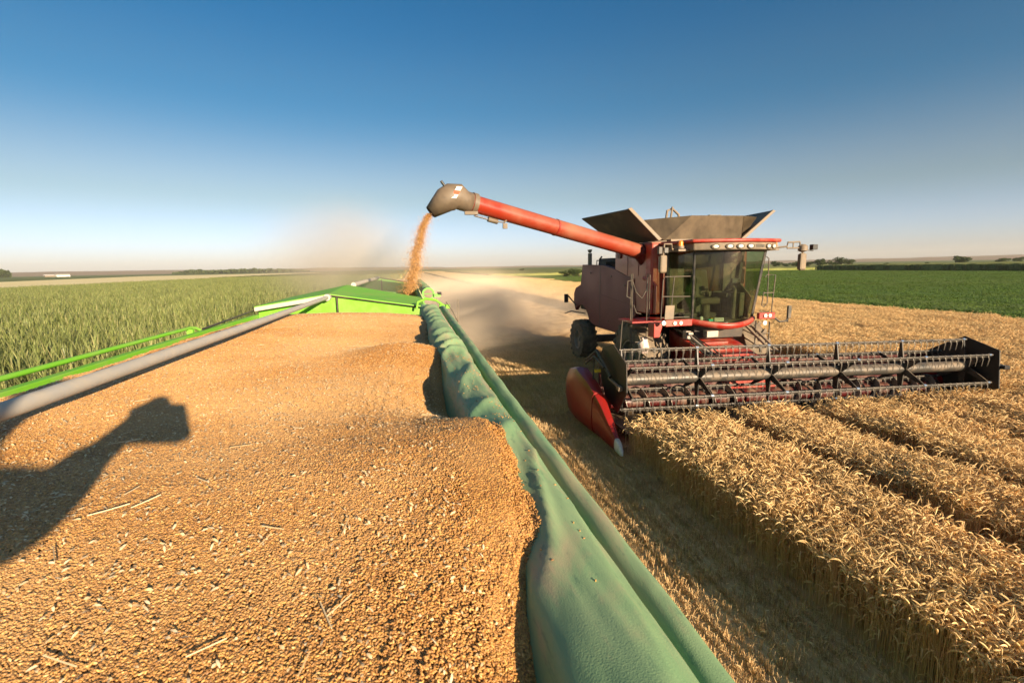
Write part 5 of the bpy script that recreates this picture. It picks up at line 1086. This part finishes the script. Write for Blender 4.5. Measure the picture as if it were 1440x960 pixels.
head = SP(-0.43, 0.17, 0.52); neck = head + Vector((-.01, -.02, -.16)); shc = neck + Vector((0, -.03, -.10)); shR = SP(-0.36, -0.13, 0.42); shL = shc + (shc - shR) * 0.9; shL.z = shR.z
pel = Vector((shc.x - 0.02, shc.y - 0.05, shc.z - 0.50)); elb = SP(-0.235, -0.14, 0.26); wr = SP(-0.125, -0.03, 0.12); hnd = SP(-0.095, 0.0, 0.085)
gz = 2.1; hipL, hipR = pel + Vector((-.10, 0, -.06)), pel + Vector((.10, 0, -.06)); kn = lambda h: Vector((h.x, h.y + .05, (h.z + gz) / 2 + .02)); an = lambda h: Vector((h.x, h.y - .02, gz + .09)); toe = lambda h: Vector((h.x, h.y + .16, gz + .035))
elbL = shL + Vector((-.06, .04, -.28)); wrL = elbL + Vector((.05, .22, -.08)); hL = wrL + Vector((.02, .08, 0))
nodes = [(pel, .14), (pel + (shc - pel) * .5, .125), (shc, .13), (neck, .055), (head + Vector((0, 0, -.05)), .075), (head + Vector((0, 0.01, .05)), .095), (shR, .062), (elb, .045), (wr, .03), (hnd, .032), (shL, .062), (elbL, .045), (wrL, .03), (hL, .032),
         (hipL, .095), (kn(hipL), .06), (an(hipL), .042), (toe(hipL), .035), (hipR, .095), (kn(hipR), .06), (an(hipR), .042), (toe(hipR), .035)]
edges = [(0, 1), (1, 2), (2, 3), (3, 4), (4, 5), (2, 6), (6, 7), (7, 8), (8, 9), (2, 10), (10, 11), (11, 12), (12, 13), (0, 14), (14, 15), (15, 16), (16, 17), (0, 18), (18, 19), (19, 20), (20, 21)]
def fingers(base, fwd, side, thumb_side, curl):
    for k in range(4):
        b0 = base + side * (k - 1.5) * 0.019 + fwd * 0.02; L = (0.032, 0.036, 0.034, 0.026)[k]; prev = 9 if base is hnd else 13; p = b0
        i0 = len(nodes); nodes.append((b0, .0095)); edges.append((prev, i0))
        for s_ in range(2):
            p = p + (fwd * math.cos(.5 + s_ * curl) + thumb_side * math.sin(.5 + s_ * curl)) * L; nodes.append((p, .0085 - .001 * s_)); edges.append((len(nodes) - 2, len(nodes) - 1))
    prev = 9 if base is hnd else 13; p = base - side * .035; nodes.append((p, .011)); edges.append((prev, len(nodes) - 1)); nodes.append((p + fwd * .03 - side * .01, .009)); edges.append((len(nodes) - 2, len(nodes) - 1))
fw = (hnd - wr).normalized(); sd_ = fw.cross(Vector((0, 1, 0))).normalized(); fingers(hnd, fw, sd_, Vector((0.3, .9, 0)), 0.7)
fw = (hL - wrL).normalized(); sd_ = fw.cross(Vector((0, 0, 1))).normalized(); fingers(hL, fw, sd_, Vector((0, 0, -1)), 0.5)
skin('body', nodes, edges, 'skin', ph_root)
skin('shirt', [(pel + Vector((0, 0, .0)), .155), (pel + (shc - pel) * .5, .145), (shc, .145), (shR, .078), (elb, .060), (elb + (wr - elb) * .6, .048), (shL, .078), (elbL, .06)], [(0, 1), (1, 2), (2, 3), (3, 4), (4, 5), (2, 6), (6, 7)], 'shirt', ph_root)
skin('trousers', [(pel + Vector((0, 0, -.02)), .15), (hipL, .105), (kn(hipL), .078), (an(hipL) + Vector((0, 0, .03)), .06), (hipR, .105), (kn(hipR), .078), (an(hipR) + Vector((0, 0, .03)), .06)], [(0, 1), (1, 2), (2, 3), (0, 4), (4, 5), (5, 6)], 'jeans', ph_root)
skin('hair', [(head + Vector((0, -.03, .07)), .095), (head + Vector((0, -.05, .0)), .085)], [(0, 1)], 'hair', ph_root)
b = MB(); nz = head + Vector((0, .095, -.01)); b.tube([nz + Vector((0, -.01, .03)), nz + Vector((0, .015, -.01))], [.008, .015], 8); b.tube([nz + Vector((-.03, -.008, -.05)), nz + Vector((.03, -.008, -.05))], .006, 8)
for s_ in (-1, 1): b.lathe([(0, .012), (.008, 0)], nz + Vector((s_ * .033, -.012, .03)), 'Y', 10); b.tube([head + Vector((s_ * .095, 0, -.03)), head + Vector((s_ * .10, -.01, .03))], .014, 8)
b.build('face', 'skin', ph_root, smooth='auto')
# camera held at arm's length: body just behind the point the picture is taken from
cb_ = MB(); R_ = Matrix.Rotation(rad(-11.76), 3, 'Z')
def CB(p): return CAM + R_ @ Vector(p)
cb_.hexa([CB(p) for p in ((-.085, -.115, -.06), (.075, -.115, -.06), (.075, -.055, -.06), (-.085, -.055, -.06), (-.085, -.115, .045), (.075, -.115, .045), (.075, -.055, .045), (-.085, -.055, .045))]); cb_.hexa([CB(p) for p in ((-.03, -.115, .046), (.03, -.115, .046), (.03, -.06, .046), (-.03, -.06, .046), (-.02, -.11, .08), (.02, -.11, .08), (.02, -.065, .08), (-.02, -.065, .08))])
cmo = cb_.build('photo_camera', 'black_paint', None, bevel=0.012); tag(cmo, 'black photo camera held out by the photographer above the grain', 'camera')
lb_ = MB(); lb_.tube([CB((0, -.056, -.005)), CB((0, -.012, -.005))], .035, 20); lb_.build('lens', 'cab_trim', cmo, smooth='auto')
pf = MB(); pf.box((-0.75, -1.0, 2.02), (0.25, -0.42, 2.098)); 
for x in (-0.7, 0.2): pf.tube([(x, -0.95, 0), (x, -0.95, 2.03)], 0.03, 8); pf.tube([(x, -0.46, 1.2), (x, -0.46, 2.03)], 0.03, 8)
for k in range(6): pf.tube([(-0.7, -0.95, 0.3 + 0.3 * k), (0.2, -0.95, 0.3 + 0.3 * k)], 0.02, 8)
pf.build('rear_step', 'lime_worn', near)

# ------------------------------------------------------------------ dust and haze
def vol_mat(name, col, dens, sx, aniso=0.2, noise=1.0, centre=(0, 0, 0), radius=(1, 1, 1), thresh=0.35, pw=1.5, stretch=(1, 1, 1), det=4):
    m = bpy.data.materials.new(name); m.use_nodes = True; t = m.node_tree; t.nodes.clear()
    o = t.nodes.new('ShaderNodeOutputMaterial'); v = t.nodes.new('ShaderNodeVolumePrincipled'); v.inputs['Color'].default_value = rgba(col); v.inputs['Anisotropy'].default_value = aniso
    g = t.nodes.new('ShaderNodeNewGeometry'); mp = t.nodes.new('ShaderNodeMapping'); mp.vector_type = 'TEXTURE'; mp.inputs['Location'].default_value = centre; mp.inputs['Scale'].default_value = radius
    t.links.new(g.outputs['Position'], mp.inputs[0])
    ln = nn(t, 'ShaderNodeVectorMath', operation='LENGTH'); t.links.new(mp.outputs[0], ln.inputs[0])
    fall = nn(t, 'ShaderNodeMapRange', interpolation_type='SMOOTHERSTEP'); t.links.new(ln.outputs['Value'], fall.inputs[0]); fall.inputs[1].default_value = 0.15; fall.inputs[2].default_value = 1.0; fall.inputs[3].default_value = 1.0; fall.inputs[4].default_value = 0.0
    ms = nn(t, 'ShaderNodeMapping'); ms.inputs['Scale'].default_value = stretch; t.links.new(g.outputs['Position'], ms.inputs[0])
    nz_ = fac_noise(t, sx, det, 0.55, ms.outputs[0], 0.8)
    mr = nn(t, 'ShaderNodeMapRange'); t.links.new(nz_, mr.inputs[0]); mr.inputs[1].default_value = thresh; mr.inputs[2].default_value = 0.72; mr.inputs[3].default_value = 1 - noise; mr.inputs[4].default_value = 1.0
    p = nn(t, 'ShaderNodeMath', operation='POWER'); t.links.new(fall.outputs[0], p.inputs[0]); p.inputs[1].default_value = pw
    m1 = nn(t, 'ShaderNodeMath', operation='MULTIPLY'); t.links.new(p.outputs[0], m1.inputs[0]); t.links.new(mr.outputs[0], m1.inputs[1])
    m2 = nn(t, 'ShaderNodeMath', operation='MULTIPLY'); t.links.new(m1.outputs[0], m2.inputs[0]); m2.inputs[1].default_value = dens
    t.links.new(m2.outputs[0], v.inputs['Density']); t.links.new(v.outputs[0], o.inputs['Volume']); MATS[name] = m
def dust(name, c, r, label, **k):
    vol_mat(name + '_m', centre=c, radius=r, **k)
    b = MB(); n1, n2 = 20, 12
    for j in range(n2 + 1):
        ph_ = math.pi * j / n2
        for i in range(n1): a = 2 * math.pi * i / n1; b.v.append((c[0] + r[0] * math.sin(ph_) * math.cos(a), c[1] + r[1] * math.sin(ph_) * math.sin(a), max(0.03, c[2] + r[2] * math.cos(ph_))))
    b.f = [(j * n1 + i, j * n1 + (i + 1) % n1, (j + 1) * n1 + (i + 1) % n1, (j + 1) * n1 + i) for j in range(n2) for i in range(n1)]
    o = b.build('dust_cloud', name + '_m', None); tag(o, label, 'dust', kind='stuff'); return o
dust('plume', (3.0, 26.5, 0.7), (8.6, 13.0, 3.6), 'brown dust plume rolling over the stubble behind the harvester', col=(0.90, 0.75, 0.58), dens=0.62, sx=0.36, thresh=0.32, noise=0.9, pw=1.3, aniso=-0.3)
dust('veil', (-1.8, 15.5, 3.9), (3.4, 6.5, 2.3), 'thin pale dust rising over the far trailer beside the grain stream', col=(0.86, 0.74, 0.60), dens=0.27, aniso=0.0, sx=0.35, thresh=0.3, noise=0.7, pw=1.5)
hz = MB(); hz.box((-4500, -1500, -1.0), (4500, 4600, 90)); hzo = hz.build('haze', 'soil')
hm = bpy.data.materials.new('haze_air'); hm.use_nodes = True; t = hm.node_tree; t.nodes.clear(); o_ = t.nodes.new('ShaderNodeOutputMaterial'); v_ = t.nodes.new('ShaderNodeVolumePrincipled'); v_.inputs['Color'].default_value = (0.95, 0.91, 0.88, 1); v_.inputs['Density'].default_value = 0.00010; v_.inputs['Anisotropy'].default_value = 0.1
t.links.new(v_.outputs[0], o_.inputs['Volume']); hzo.data.materials.clear(); hzo.data.materials.append(hm); tag(hzo, 'pale evening haze over the far fields', 'haze', kind='stuff')
